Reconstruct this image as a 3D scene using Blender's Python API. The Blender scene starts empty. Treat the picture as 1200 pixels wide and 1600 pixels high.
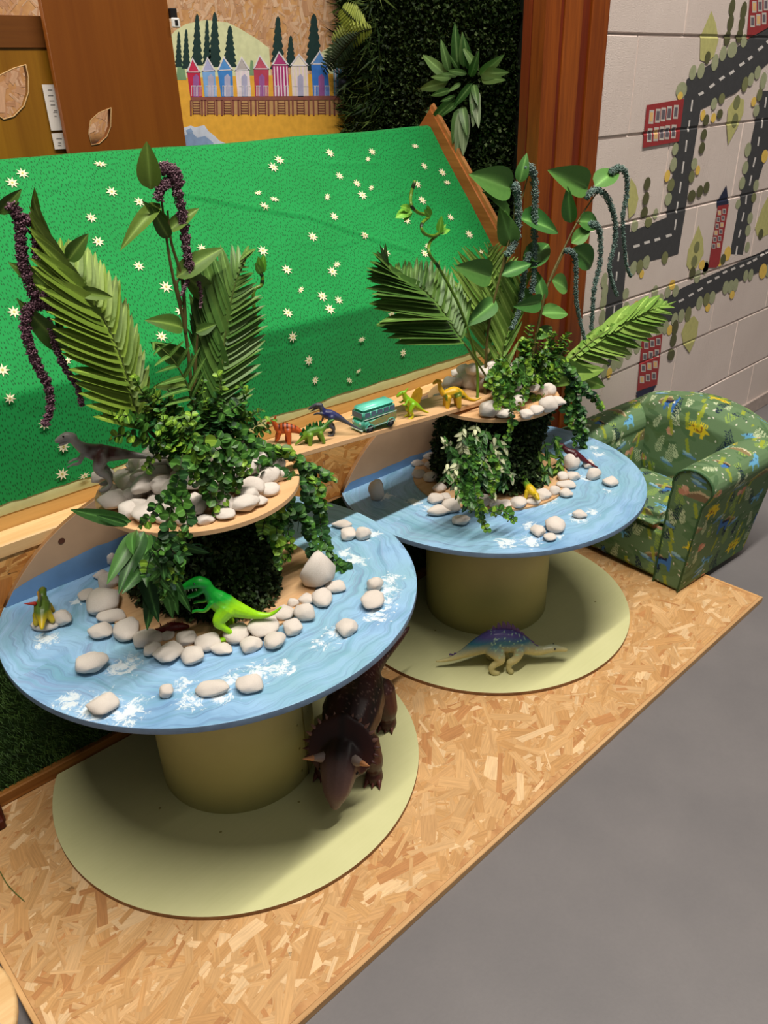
import bpy, bmesh, math, random
import numpy as np
from mathutils import Vector, Matrix, noise
random.seed(7); np.random.seed(7)
PI = math.pi
SC = bpy.context.scene
COL = SC.collection

# ------------------------------------------------------------------ camera, world, lights, exposure
FPX, PITCH, ROLL, AZ, CAMH = 1248.4, 0.4916, -0.0329, 0.7425, 1.658
Fv = Vector((math.sin(AZ)*math.cos(PITCH), math.cos(AZ)*math.cos(PITCH), -math.sin(PITCH)))
R0 = Vector((math.cos(AZ), -math.sin(AZ), 0)); U0 = R0.cross(Fv)
Rv = R0*math.cos(ROLL)+U0*math.sin(ROLL); Uv = -R0*math.sin(ROLL)+U0*math.cos(ROLL)
CAM = Vector((0, 0, CAMH))
cd = bpy.data.cameras.new('camera'); cam = bpy.data.objects.new('camera', cd); COL.objects.link(cam)
cd.sensor_fit = 'VERTICAL'; cd.sensor_height = 24.0; cd.lens = 24.0*FPX/1600.0; cd.clip_start = 0.02
m = Matrix((Rv, Uv, -Fv)).transposed().to_4x4(); m.translation = CAM; cam.matrix_world = m
SC.camera = cam
SC.view_settings.view_transform = 'Standard'; SC.view_settings.look = 'None'
SC.view_settings.gamma = 1.0; SC.view_settings.use_curve_mapping = False
SC.view_settings.exposure = -0.1
w = bpy.data.worlds.new('room_light'); SC.world = w; w.use_nodes = True
w.node_tree.nodes['Background'].inputs[0].default_value = (1.0, 0.95, 0.88, 1)
w.node_tree.nodes['Background'].inputs[1].default_value = 0.105

def area(name, loc, sx, sy, power, color=(1, .93, .83), rot=(0, 0, 0)):
    l = bpy.data.lights.new(name, 'AREA'); l.shape = 'RECTANGLE'; l.size = sx; l.size_y = sy
    l.energy = power; l.color = color
    o = bpy.data.objects.new(name, l); COL.objects.link(o); o.location = loc; o.rotation_euler = rot
    return o
# long fluorescent batten running parallel to the wall, high under the roof
area('ceiling_batten_light', (1.3, 0.12, 6.0), 5.0, 0.14, 545)
area('ceiling_batten_light', (1.6, -3.2, 6.0), 5.0, 0.14, 45)

def ray(px, py):
    return Fv + Rv*((px-600)/FPX) - Uv*((py-800)/FPX)
def at(px, py, z=None, y=None, x=None):
    """world point that a photograph pixel shows on a horizontal or vertical plane"""
    d = ray(px, py)
    if z is not None: t = (z-CAM.z)/d.z
    elif y is not None: t = (y-CAM.y)/d.y
    else: t = (x-CAM.x)/d.x
    return CAM+d*t
def ppm(P):
    return FPX/((Vector(P)-CAM).dot(Fv))
# the bench stands at a slight angle to the wall
BR = -0.0203; BO = Vector((0.75, 1.80, 0))
BM = Matrix.Translation(BO) @ Matrix.Rotation(BR, 4, 'Z'); BMI = BM.inverted()
def at_bench(px, py, yl):
    o = BMI @ CAM; d = BMI.to_3x3() @ ray(px, py)
    return o + d*((yl-o.y)/d.y)

# ------------------------------------------------------------------ helpers
def lin(c):
    out = []
    for v in c[:3]:
        v = v/255.0
        out.append(v/12.92 if v <= .04045 else ((v+.055)/1.055)**2.4)
    return tuple(out)+(1.0,)
class NT:
    def __init__(s, name, rough=.6, spec=.5):
        s.m = bpy.data.materials.new(name); s.m.use_nodes = True; s.t = s.m.node_tree
        s.b = s.t.nodes['Principled BSDF']; s.b.inputs['Roughness'].default_value = rough
        s.b.inputs['Specular IOR Level'].default_value = spec
    def n(s, typ, **kw):
        nd = s.t.nodes.new(typ)
        for k, v in kw.items():
            if k.startswith('i_'):
                key = k[2:]; key = int(key) if key.isdigit() else key.replace('_', ' ')
                if hasattr(v, 'is_output') or isinstance(v, bpy.types.NodeSocket): s.t.links.new(v, nd.inputs[key])
                else: nd.inputs[key].default_value = v
            else: setattr(nd, k, v)
        return nd
    def l(s, a, b): s.t.links.new(a, b)
    def coord(s, kind='Object'): return s.n('ShaderNodeTexCoord').outputs[kind]
    def mapping(s, v, scale=(1, 1, 1), rot=(0, 0, 0), loc=(0, 0, 0)):
        return s.n('ShaderNodeMapping', i_Vector=v, i_Scale=scale, i_Rotation=rot, i_Location=loc).outputs[0]
    def noise(s, v, scale, detail=3, rough=.5, out='Fac', dist=0):
        return s.n('ShaderNodeTexNoise', i_Vector=v, i_Scale=scale, i_Detail=detail, i_Roughness=rough, i_Distortion=dist).outputs[out]
    def ramp(s, f, stops, interp='LINEAR'):
        r = s.n('ShaderNodeValToRGB', i_0=f); cr = r.color_ramp; cr.interpolation = interp
        while len(cr.elements) < len(stops): cr.elements.new(.5)
        for e, (p, c) in zip(cr.elements, stops): e.position = p; e.color = c if len(c) == 4 else tuple(c)+(1,)
        return r.outputs[0]
    def mix(s, f, a, b, mode='MIX'):
        x = s.n('ShaderNodeMix', data_type='RGBA', blend_type=mode)
        for k, v in ((0, f), (6, a), (7, b)):
            if isinstance(v, bpy.types.NodeSocket): s.l(v, x.inputs[k])
            else: x.inputs[k].default_value = v
        return x.outputs[2]
    def math(s, op, a, b=0.0, c=None):
        x = s.n('ShaderNodeMath', operation=op)
        for k, v in ((0, a), (1, b), (2, c)):
            if v is None: continue
            if isinstance(v, bpy.types.NodeSocket): s.l(v, x.inputs[k])
            else: x.inputs[k].default_value = v
        return x.outputs[0]
    def color(s, c): s.l(c, s.b.inputs['Base Color'])
    def bump(s, h, strength=.3, dist=.002):
        b = s.n('ShaderNodeBump', i_Strength=strength, i_Distance=dist, i_Height=h); s.l(b.outputs[0], s.b.inputs['Normal'])
_M = {}
def flat(name, rgb, rough=.6, spec=.4, var=.12, scale=30, bump=0):
    """painted or plain surface with a little tonal variation"""
    if name in _M: return _M[name]
    t = NT(name, rough, spec); c = lin(rgb)
    f = t.noise(t.coord(), scale, 4)
    a = tuple(x*(1-var) for x in c[:3])+(1,); b = tuple(min(1, x*(1+var)) for x in c[:3])+(1,)
    t.color(t.ramp(f, [(.3, a), (.7, b)]))
    if bump: t.bump(f, bump)
    _M[name] = t.m; return t.m
def wood(name, rgb, dark, axis='x', scale=1.0, rough=.55, spec=.3, contrast=1.0, bump=.1):
    if name in _M: return _M[name]
    t = NT(name, rough, spec); s = {'x': (1.2, 22, 22), 'y': (22, 1.2, 22), 'z': (22, 22, 1.2)}[axis]
    v = t.mapping(t.coord(), tuple(k*scale for k in s))
    f = t.noise(v, 1.6, 6, .6, dist=.6); g = t.noise(v, 9, 3, .6)
    k = t.math('ADD', t.math('MULTIPLY', f, .75), t.math('MULTIPLY', g, .25))
    t.color(t.ramp(k, [(.5-.18/contrast, lin(dark)), (.5+.12/contrast, lin(rgb))]))
    t.bump(k, bump, .001); _M[name] = t.m; return t.m
def attr_mat(name, rough=.6, spec=.4, noise_amt=.15, nscale=60, bump=.0, coat=0):
    """colour comes from the mesh colour attribute Col"""
    if name in _M: return _M[name]
    t = NT(name, rough, spec); a = t.n('ShaderNodeAttribute', attribute_name='Col').outputs['Color']
    f = t.noise(t.coord(), nscale, 4)
    k = t.ramp(f, [(.3, (1-noise_amt,)*3), (.7, (1+noise_amt*.3,)*3)])
    t.color(t.mix(1.0, a, k, 'MULTIPLY'))
    if bump: t.bump(f, bump)
    if coat: t.b.inputs['Coat Weight'].default_value = coat
    _M[name] = t.m; return t.m

def new_mesh(name, verts, faces, mat=None, smooth=False):
    me = bpy.data.meshes.new(name); me.from_pydata([tuple(v) for v in verts], [], [tuple(f) for f in faces])
    if mat: me.materials.append(mat)
    if smooth: me.polygons.foreach_set('use_smooth', [True]*len(me.polygons))
    me.update(); return me
def link(name, me, parent=None, mw=None, **props):
    o = bpy.data.objects.new(name, me); COL.objects.link(o)
    if parent is not None: o.parent = parent
    if mw is not None: o.matrix_local = mw
    for k, v in props.items(): o[k] = v
    return o
def thing(name, label, cat, loc=(0, 0, 0), rz=0, group=None, rot=None):
    o = bpy.data.objects.new(name, None); COL.objects.link(o); o.location = loc
    o.rotation_euler = rot or (0, 0, rz); o.empty_display_size = .02
    o['label'] = label; o['category'] = cat
    if group: o['group'] = group
    return o
def tag(o, label, cat, group=None):
    o['label'] = label; o['category'] = cat
    if group: o['group'] = group
    return o
def bm_mesh(bm, name, mat=None, smooth=False):
    me = bpy.data.meshes.new(name); bm.normal_update(); bm.to_mesh(me); bm.free()
    if mat: me.materials.append(mat)
    if smooth: me.polygons.foreach_set('use_smooth', [True]*len(me.polygons))
    return me
def box_me(name, x0, x1, y0, y1, z0, z1, mat=None, bev=0.002, seg=1):
    bm = bmesh.new(); r = bmesh.ops.create_cube(bm, size=1)
    for v in bm.verts: v.co = Vector(((x0+x1)/2+v.co.x*(x1-x0), (y0+y1)/2+v.co.y*(y1-y0), (z0+z1)/2+v.co.z*(z1-z0)))
    if bev: bmesh.ops.bevel(bm, geom=bm.edges[:], offset=bev, segments=seg, affect='EDGES')
    return bm_mesh(bm, name, mat)
def prism_me(name, outline, d0, d1, plane='xy', mat=None, bev=0, holes=None):
    """solid plate: outline in a plane, thickness along the third axis, optional holes"""
    cu = bpy.data.curves.new(name, 'CURVE'); cu.dimensions = '2D'; cu.fill_mode = 'BOTH'
    cu.extrude = abs(d1-d0)/2-bev; cu.bevel_depth = bev; cu.offset = -bev
    for pts in [outline]+(holes or []):
        sp = cu.splines.new('POLY'); sp.points.add(len(pts)-1); sp.use_cyclic_u = True
        for p, q in zip(sp.points, pts): p.co = (q[0], q[1], 0, 1)
    o = bpy.data.objects.new(name, cu); COL.objects.link(o)
    dg = bpy.context.evaluated_depsgraph_get(); dg.update()
    me = bpy.data.meshes.new_from_object(o.evaluated_get(dg)); me.name = name
    bpy.data.objects.remove(o); bpy.data.curves.remove(cu)
    n = len(me.vertices); co = np.empty(n*3); me.vertices.foreach_get('co', co); co = co.reshape(-1, 3)
    mid = (d0+d1)/2
    if plane == 'xy': out = np.stack([co[:, 0], co[:, 1], co[:, 2]+mid], 1)
    elif plane == 'xz': out = np.stack([co[:, 0], -co[:, 2]+mid, co[:, 1]], 1)
    else: out = np.stack([co[:, 2]+mid, co[:, 0], co[:, 1]], 1)
    me.vertices.foreach_set('co', out.ravel()); me.materials.clear()
    if mat: me.materials.append(mat)
    me.update(); return me
def loft(bm, pts, rad, n=10, side=None, closed_ends=True):
    """tapering tube along pts; rad holds numbers or (sideways, upright) pairs"""
    P = [Vector(p) for p in pts]; Rr = [(r, r) if isinstance(r, (int, float)) else r for r in rad]
    if closed_ends:
        t0 = (P[0]-P[1]).normalized(); t1 = (P[-1]-P[-2]).normalized(); r0, r1 = Rr[0], Rr[-1]
        k0, k1 = min(r0), min(r1)
        P = [P[0]+t0*k0*.9, P[0]+t0*k0*.55]+P+[P[-1]+t1*k1*.55, P[-1]+t1*k1*.9]
        Rr = [(r0[0]*.3, r0[1]*.3), (r0[0]*.78, r0[1]*.78)]+Rr+[(r1[0]*.78, r1[1]*.78), (r1[0]*.3, r1[1]*.3)]
    sd = Vector(side) if side else None; rings = []; prev = None
    for i, p in enumerate(P):
        t = (P[min(i+1, len(P)-1)]-P[max(i-1, 0)])
        if t.length < 1e-9: t = Vector((0, 0, 1))
        t.normalize()
        if prev is None:
            ref = sd or (Vector((0, 1, 0)) if abs(t.y) < .8 else Vector((1, 0, 0)))
        else: ref = sd or prev
        s = ref-t*ref.dot(t)
        if s.length < 1e-4: s = t.orthogonal()
        s.normalize(); u = t.cross(s); prev = s
        rings.append([bm.verts.new(p+s*math.cos(2*PI*k/n)*Rr[i][0]+u*math.sin(2*PI*k/n)*Rr[i][1]) for k in range(n)])
    for a, b in zip(rings[:-1], rings[1:]):
        for k in range(n): bm.faces.new((a[k], a[(k+1) % n], b[(k+1) % n], b[k]))
    bm.faces.new(list(reversed(rings[0]))); bm.faces.new(rings[-1])
def tube_me(name, pts, rad, mat=None, n=8, smooth=True):
    bm = bmesh.new(); loft(bm, pts, rad if isinstance(rad, (list, tuple)) else [rad]*len(pts), n)
    bmesh.ops.recalc_face_normals(bm, faces=bm.faces[:])
    return bm_mesh(bm, name, mat, smooth)
def spline(pts, k=6):
    P = [Vector(p) for p in pts]; out = []
    for i in range(len(P)-1):
        a, b, c, d = P[max(i-1, 0)], P[i], P[i+1], P[min(i+2, len(P)-1)]
        for j in range(k):
            t = j/k
            out.append(.5*((2*b)+(c-a)*t+(2*a-5*b+4*c-d)*t*t+(3*b-a-3*c+d)*t**3))
    out.append(P[-1]); return out
def lathe_me(name, prof, mat=None, n=48, smooth=True):
    vs = []; fs = []
    for r, z in prof:
        for k in range(n): a = 2*PI*k/n; vs.append((r*math.cos(a), r*math.sin(a), z))
    for i in range(len(prof)-1):
        for k in range(n): fs.append((i*n+k, i*n+(k+1) % n, (i+1)*n+(k+1) % n, (i+1)*n+k))
    fs.append(tuple(range((len(prof)-1)*n, len(prof)*n))); fs.append(tuple(reversed(range(n))))
    return new_mesh(name, vs, fs, mat, smooth)
def remeshed(bm, name, voxel, mat=None, smooth_it=2):
    """melt overlapping closed volumes into one continuous skin"""
    me = bpy.data.meshes.new(name+'_raw'); bm.to_mesh(me); bm.free()
    o = bpy.data.objects.new(name, me); COL.objects.link(o)
    md = o.modifiers.new('r', 'REMESH'); md.mode = 'VOXEL'; md.voxel_size = voxel; md.use_smooth_shade = True
    if smooth_it:
        s = o.modifiers.new('s', 'SMOOTH'); s.iterations = smooth_it; s.factor = .5
    dg = bpy.context.evaluated_depsgraph_get(); dg.update()
    out = bpy.data.meshes.new_from_object(o.evaluated_get(dg)); out.name = name
    bpy.data.objects.remove(o); bpy.data.meshes.remove(me)
    out.materials.clear()
    if mat: out.materials.append(mat)
    return out
def color_mesh(me, fn):
    """fn(co[n,3], normal[n,3]) -> linear rgb [n,3], stored as Col"""
    n = len(me.vertices); co = np.empty(n*3); me.vertices.foreach_get('co', co); co = co.reshape(-1, 3)
    no = np.empty(n*3); me.vertices.foreach_get('normal', no); no = no.reshape(-1, 3)
    c = np.ones((n, 4)); c[:, :3] = fn(co, no)
    at_ = me.color_attributes.new('Col', 'FLOAT_COLOR', 'POINT'); at_.data.foreach_set('color', c.ravel())
def vnoise(co, s, seed=0):
    return np.array([noise.noise(Vector((c[0]*s+seed, c[1]*s, c[2]*s))) for c in co])
# ------------------------------------------------------------------ the room
t = NT('floor_paint', .5, .4)
v = t.coord(); f = t.noise(v, 3, 6, .6); g = t.noise(v, 120, 2)
t.color(t.mix(t.math('MULTIPLY', g, .25), t.ramp(f, [(.3, lin((106, 103, 105))), (.75, lin((118, 114, 115)))]), lin((96, 94, 95))))
t.bump(g, .08); M_FLOOR = t.m
FZ = -0.02
link('floor', box_me('floor', -3, 7, -4, 3.2, FZ-.1, FZ, M_FLOOR, 0), kind='structure')

# painted block wall: every block is its own piece, joints recessed
t = NT('wall_paint', .45, .45)
v = t.coord(); a = t.noise(t.mapping(v, (60, 10, 6)), 1.5, 4, .6); b = t.noise(v, 220, 3, .7); c_ = t.noise(v, 2.2, 3)
t.color(t.ramp(c_, [(.3, lin((214, 198, 190))), (.7, lin((226, 211, 203)))]))
t.bump(t.math('ADD', t.math('MULTIPLY', a, .6), t.math('MULTIPLY', b, .8)), .7, .003); M_WALL = t.m
M_MORTAR = flat('joint_paint', (200, 188, 180), .6, .3, .05)
WY = 1.673; WX0 = 2.5; JZ = [-.02, .283-.298+.004, .283, .577, .876, 1.176, 1.474, 1.78, 2.078, 2.376, 2.674]
wall = link('wall_right', box_me('wall_right', WX0, 7, WY+.0062, WY+.15, FZ, 2.68, M_MORTAR, 0), kind='structure')
blocks = {}
for i in range(2, len(JZ)):
    z0, z1 = JZ[i-1], JZ[i]
    if i == 2: z0 = FZ
    L = .596; off = 2.765-L*3 + (0 if (i % 2 == 1) else L/2)
    if i == 7: off = 2.765-L*3
    x = off
    while x < 7:
        xa, xb = max(x, WX0), min(x+L, 7)
        if xb-xa > .05:
            key = (round(xb-xa, 3), round(z1-z0, 3))
            if key not in blocks:
                blocks[key] = box_me('block', 0, xb-xa-.0006, 0, .02, 0, z1-z0-.0035, M_WALL, .0045, 3)
            o = link('block', blocks[key], wall, Matrix.Translation((xa+.0003, WY+.0012*math.sin(x*9+i*5), z0+.00175)))
        x += L
link('baseboard_right', box_me('baseboard_right', WX0, 7, WY-.012, WY+.01, FZ, .062, flat('skirting_paint', (176, 160, 152), .5), .003), kind='structure')

# road map mural on the block wall, flat painted shapes that dip into the joints
def paint_me(name, polys, mat, yoff, plane_y):
    bm = bmesh.new()
    for i, pl in enumerate(polys):
        vs = [bm.verts.new((p.x, plane_y-yoff-(i % 9)*1.5e-5, p.z)) for p in pl]
        try: bm.faces.new(vs)
        except ValueError: pass
    for j in JZ[2:]:
        for dz in (-.007, -.0025, .0025, .007):
            bmesh.ops.bisect_plane(bm, geom=bm.verts[:]+bm.edges[:]+bm.faces[:], plane_co=(0, 0, j+dz), plane_no=(0, 0, 1))
    for v_ in bm.verts:
        if any(abs(v_.co.z-j) < .003 for j in JZ[2:]): v_.co.y += .003
    bmesh.ops.recalc_face_normals(bm, faces=bm.faces[:])
    bmesh.ops.triangulate(bm, faces=bm.faces[:])
    return bm_mesh(bm, name, mat)
def VA(x, y): return (960+x/5.0, 130+y/5.0)
def VB(x, y): return (860+x/3.529, 350+y/3.529)
def VC(x, y): return (860+x/3.529, y/3.529)
def WP(cv, pts): return [at(*cv(*p), y=WY) for p in pts]
def mural(name, polys, rgb, layer):
    o = link(name, paint_me(name, polys, flat('mural_%d_%d_%d' % rgb, rgb, .5, .35, .08, 60), .0014+.00022*layer, WY), wall)
    o['label'] = name.replace('_', ' ')+' painted on the block wall'
roads = [WP(VC, [(750, 437), (1350, 50), (1350, 240), (1200, 345), (1020, 512), (825, 605)]),
         WP(VC, [(750, 437), (828, 600), (775, 930), (742, 1170), (703, 1400), (640, 1420), (640, 1170), (715, 690)]),
         WP(VC, [(420, 1285), (650, 1195), (742, 1170), (700, 1400), (430, 1470)]),
         WP(VB, [(350, 20), (440, 0), (405, 350), (385, 560), (290, 590), (310, 420)]),
         WP(VB, [(230, 830), (280, 800), (500, 490), (730, 350), (1010, 225), (1400, 40), (1400, 150), (1200, 240), (960, 352), (720, 500), (500, 625), (250, 850)]),
         WP(VA, [(1150, 60), (1330, 60), (1230, 420), (1110, 800), (1010, 1290), (1000, 1340), (900, 1335), (985, 870), (1070, 430)])]
mural('painted_road', roads, (66, 66, 68), 0)
dash = []
def dsh(cv, segs, wpx):
    for (x0, y0, x1, y1) in segs:
        d = math.hypot(x1-x0, y1-y0); nx, ny = -(y1-y0)/d*wpx/2, (x1-x0)/d*wpx/2
        dash.append(WP(cv, [(x0+nx, y0+ny), (x1+nx*.7, y1+ny*.7), (x1-nx, y1-ny), (x0-nx*.8, y0-ny*.8)]))
dsh(VA, [(608, 130, 595, 220), (585, 290, 572, 380), (563, 445, 552, 535), (540, 612, 525, 705), (518, 770, 505, 860), (495, 925, 480, 1015), (480, 1065, 467, 1145),
         (1185, 110, 1172, 190), (1160, 270, 1145, 350), (1130, 420, 1118, 490), (1100, 580, 1080, 655), (1070, 720, 1052, 800), (1030, 875, 1022, 945), (1010, 1010, 992, 1080), (985, 1145, 967, 1205), (958, 1270, 945, 1345)], 13)
dsh(VA, [(145, 1277, 195, 1265), (230, 1248, 275, 1238), (310, 1226, 355, 1215), (400, 1196, 445, 1185)], 24)
dsh(VC, [(815, 522, 843, 510), (875, 482, 903, 464), (930, 440, 958, 423), (985, 408, 1012, 390), (1040, 362, 1068, 345), (1088, 328, 1112, 312), (1143, 276, 1170, 256), (1190, 235, 1215, 215)], 17)
dsh(VB, [(705, 428, 735, 415), (760, 397, 788, 383), (810, 368, 838, 353), (862, 324, 888, 312), (905, 300, 930, 290), (948, 270, 973, 260), (995, 253, 1018, 242), (1042, 236, 1068, 225), (1083, 219, 1105, 208), (1115, 203, 1138, 190), (1155, 177, 1178, 165), (1185, 160, 1205, 150)], 13)
dsh(VB, [(378, 155, 370, 205), (365, 262, 360, 312), (352, 450, 347, 500), (343, 545, 338, 590)], 9)
mural('painted_road_dashes', dash, (214, 208, 204), 1)
SG, S2, DK, YE, LM = (158, 162, 128), (122, 124, 84), (88, 88, 58), (226, 190, 92), (186, 182, 118)
tears = [(VA, [(655, 1110), (690, 1220), (695, 1330), (640, 1440), (590, 1470), (560, 1420), (575, 1300), (620, 1200)]),
         (VA, [(950, 100), (1010, 130), (1005, 230), (960, 340), (885, 480), (875, 330), (885, 200)]),
         (VA, [(1300, 800), (1200, 880), (1150, 980), (1095, 1130), (1110, 1190), (1140, 1210), (1200, 1180), (1280, 1000)]),
         (VA, [(125, 740), (165, 800), (185, 900), (160, 1010), (110, 1060), (100, 900)]),
         (VC, [(885, 60), (910, 130), (925, 220), (900, 310), (860, 345), (822, 330), (825, 200)]),
         (VB, [(790, 505), (815, 540), (805, 620), (775, 690), (765, 710), (730, 660), (720, 600), (745, 540)])]
mural('painted_tree', [WP(cv, p) for cv, p in tears], LM, 2)
bl = {VA: [(520, 55, 45, 70, SG), (510, 100, 22, 35, YE), (775, 160, 25, 50, SG), (835, 120, 25, 45, S2), (820, 240, 24, 40, DK), (688, 250, 20, 45, YE), (770, 270, 20, 40, YE), (712, 290, 24, 50, DK), (695, 400, 24, 45, DK), (680, 505, 24, 48, DK), (472, 515, 25, 52, SG), (458, 635, 28, 60, SG), (410, 725, 22, 50, YE), (438, 795, 28, 55, S2), (418, 905, 28, 55, SG), (620, 630, 25, 50, SG), (648, 680, 18, 40, YE), (600, 730, 25, 50, S2), (252, 785, 26, 55, DK), (242, 900, 26, 55, DK), (230, 1010, 28, 50, DK), (600, 880, 32, 50, DK), (663, 845, 26, 50, DK), (715, 815, 24, 50, DK), (262, 1085, 30, 45, S2), (155, 1115, 28, 50, SG), (318, 1020, 20, 45, SG), (1130, 90, 22, 55, S2), (1105, 215, 24, 50, SG), (1085, 145, 20, 40, YE), (1040, 520, 26, 60, SG), (1020, 660, 24, 55, SG), (995, 780, 24, 55, SG), (1103, 800, 22, 50, SG), (1085, 895, 20, 40, S2), (963, 945, 20, 40, SG), (1057, 1055, 22, 48, SG), (1040, 1150, 22, 48, SG), (1035, 1280, 20, 45, SG), (880, 1330, 28, 60, YE), (845, 1375, 22, 45, DK), (820, 1400, 18, 35, YE), (710, 1440, 22, 45, SG), (675, 1420, 20, 35, YE), (605, 1480, 22, 50, DK), (650, 1500, 22, 45, SG), (150, 1430, 25, 45, SG), (195, 1425, 28, 50, S2), (245, 1395, 28, 50, SG), (210, 1490, 18, 35, YE), (390, 1360, 26, 48, S2), (393, 1375, 18, 30, YE), (1170, 570, 26, 55, YE), (640, 1280, 22, 48, S2), (620, 1390, 24, 48, S2), (952, 150, 26, 60, S2), (938, 290, 24, 60, S2), (1140, 1180, 20, 45, DK)],
      VC: [(863, 318, 16, 38, DK), (998, 40, 18, 50, DK), (990, 125, 18, 50, DK), (973, 210, 18, 45, DK), (1062, 60, 18, 55, DK), (1052, 130, 18, 48, DK), (1040, 195, 18, 45, DK), (1065, 225, 18, 40, SG), (1000, 275, 28, 48, SG), (950, 295, 20, 45, SG), (905, 345, 20, 50, SG), (828, 390, 20, 48, SG), (783, 400, 20, 45, SG), (1070, 465, 18, 45, S2), (1103, 438, 18, 40, SG), (1140, 400, 18, 40, SG), (1172, 445, 18, 50, SG)],
      VB: [(295, 310, 18, 45, SG), (298, 370, 18, 45, SG), (290, 430, 18, 45, SG), (283, 515, 18, 45, SG), (413, 385, 18, 35, SG), (415, 460, 18, 35, SG), (455, 245, 20, 40, SG), (490, 235, 18, 40, S2), (528, 210, 18, 40, SG), (630, 190, 16, 35, S2), (670, 335, 18, 30, YE), (575, 375, 18, 40, SG), (605, 415, 18, 35, SG), (645, 375, 18, 35, SG), (688, 370, 18, 35, SG), (570, 430, 18, 35, SG), (470, 455, 18, 35, YE), (535, 445, 16, 35, SG), (497, 465, 16, 30, SG), (683, 525, 18, 40, SG), (720, 505, 18, 40, SG), (757, 497, 18, 45, S2), (820, 435, 18, 40, SG), (858, 415, 18, 40, S2), (890, 405, 18, 38, SG), (865, 460, 14, 25, YE), (965, 350, 18, 40, SG), (992, 345, 16, 40, SG), (1018, 335, 16, 38, SG), (1000, 390, 14, 25, YE), (1075, 285, 14, 35, SG), (1103, 280, 14, 35, SG), (600, 585, 18, 40, SG), (633, 570, 18, 40, SG), (655, 585, 16, 30, YE), (685, 570, 18, 45, DK), (675, 640, 18, 40, DK), (663, 720, 20, 35, DK), (478, 670, 20, 50, SG), (430, 705, 20, 45, SG), (380, 755, 20, 45, SG), (350, 770, 20, 45, SG), (322, 820, 16, 30, YE), (295, 810, 20, 40, SG), (835, 225, 14, 30, YE), (780, 270, 18, 35, DK), (808, 290, 18, 40, SG), (855, 240, 16, 40, SG), (1170, 260, 22, 45, YE), (1200, 255, 16, 40, SG)]}
cols = {}
for cv, L in bl.items():
    for (x, y, rx, ry, c) in L:
        cols.setdefault(c, []).append(WP(cv, [(x+rx*math.cos(a)*.95+ry*.15*-math.sin(a), y+ry*math.sin(a)*.95) for a in [2*PI*k/14 for k in range(14)]]))
nm = {SG: 'painted_sage_leaves', S2: 'painted_olive_leaves', DK: 'painted_dark_leaves', YE: 'painted_yellow_leaves'}
for i, (c, P) in enumerate(cols.items()): mural(nm[c], P, c, 3+i)
red = [WP(VC, [(527, 580), (733, 545), (705, 780), (505, 815)]), WP(VA, [(803, 958), (890, 945), (815, 1410), (790, 1440), (728, 1440)]),
       WP(VB, [(500, 640), (615, 605), (585, 885), (475, 920)]), WP(VC, [(1100, -60), (1350, -60), (1330, 110), (1200, 150), (1078, 218)])]
mural('painted_house', red, (152, 52, 54), 8)
mural('painted_navy_roof', [WP(VA, [(870, 795), (888, 940), (795, 968), (795, 930)]), WP(VB, [(583, 880), (540, 970), (530, 930), (490, 1005), (468, 930)])], (38, 42, 66), 8)
win = []; wy = []; wg = []
def wn(cv, x, y, a, b, yel=False, sk=0):
    q = lambda k: WP(cv, [(x-a*k+sk*k, y-b*k), (x+a*k+sk*k, y-b*k), (x+a*k-sk*k, y+b*k), (x-a*k-sk*k, y+b*k)])
    win.append(q(1)); (wy if yel else wg).append(q(.68))
for k, x in enumerate((552, 588, 618, 650, 687)): wn(VC, x, 645-k*7, 13, 38, k == 0, 3)
for k, x in enumerate((543, 578, 610, 640, 675)): wn(VC, x, 745-k*5, 13, 38, k == 1, 3)
for k in range(6):
    wn(VA, 815-k*9, 1012+k*52, 13, 19, k in (0, 3)); wn(VA, 852-k*9, 1000+k*53, 13, 19, k in (2, 5))
for r_ in range(4):
    for k in range(3): wn(VB, 525+k*33-r_*8, 668-k*10+r_*63, 12, 20, (r_, k) in ((2, 1), (2, 2), (3, 0)))
for k in range(3):
    wn(VC, 1120+k*32, 38-k*6, 12, 32, k == 0); wn(VC, 1110+k*32, 118-k*8, 12, 32, k == 1)
mural('painted_window_frames', win, (196, 186, 178), 9); mural('painted_dark_panes', wg, (104, 96, 104), 10); mural('painted_lit_panes', wy, (222, 178, 120), 10)

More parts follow.
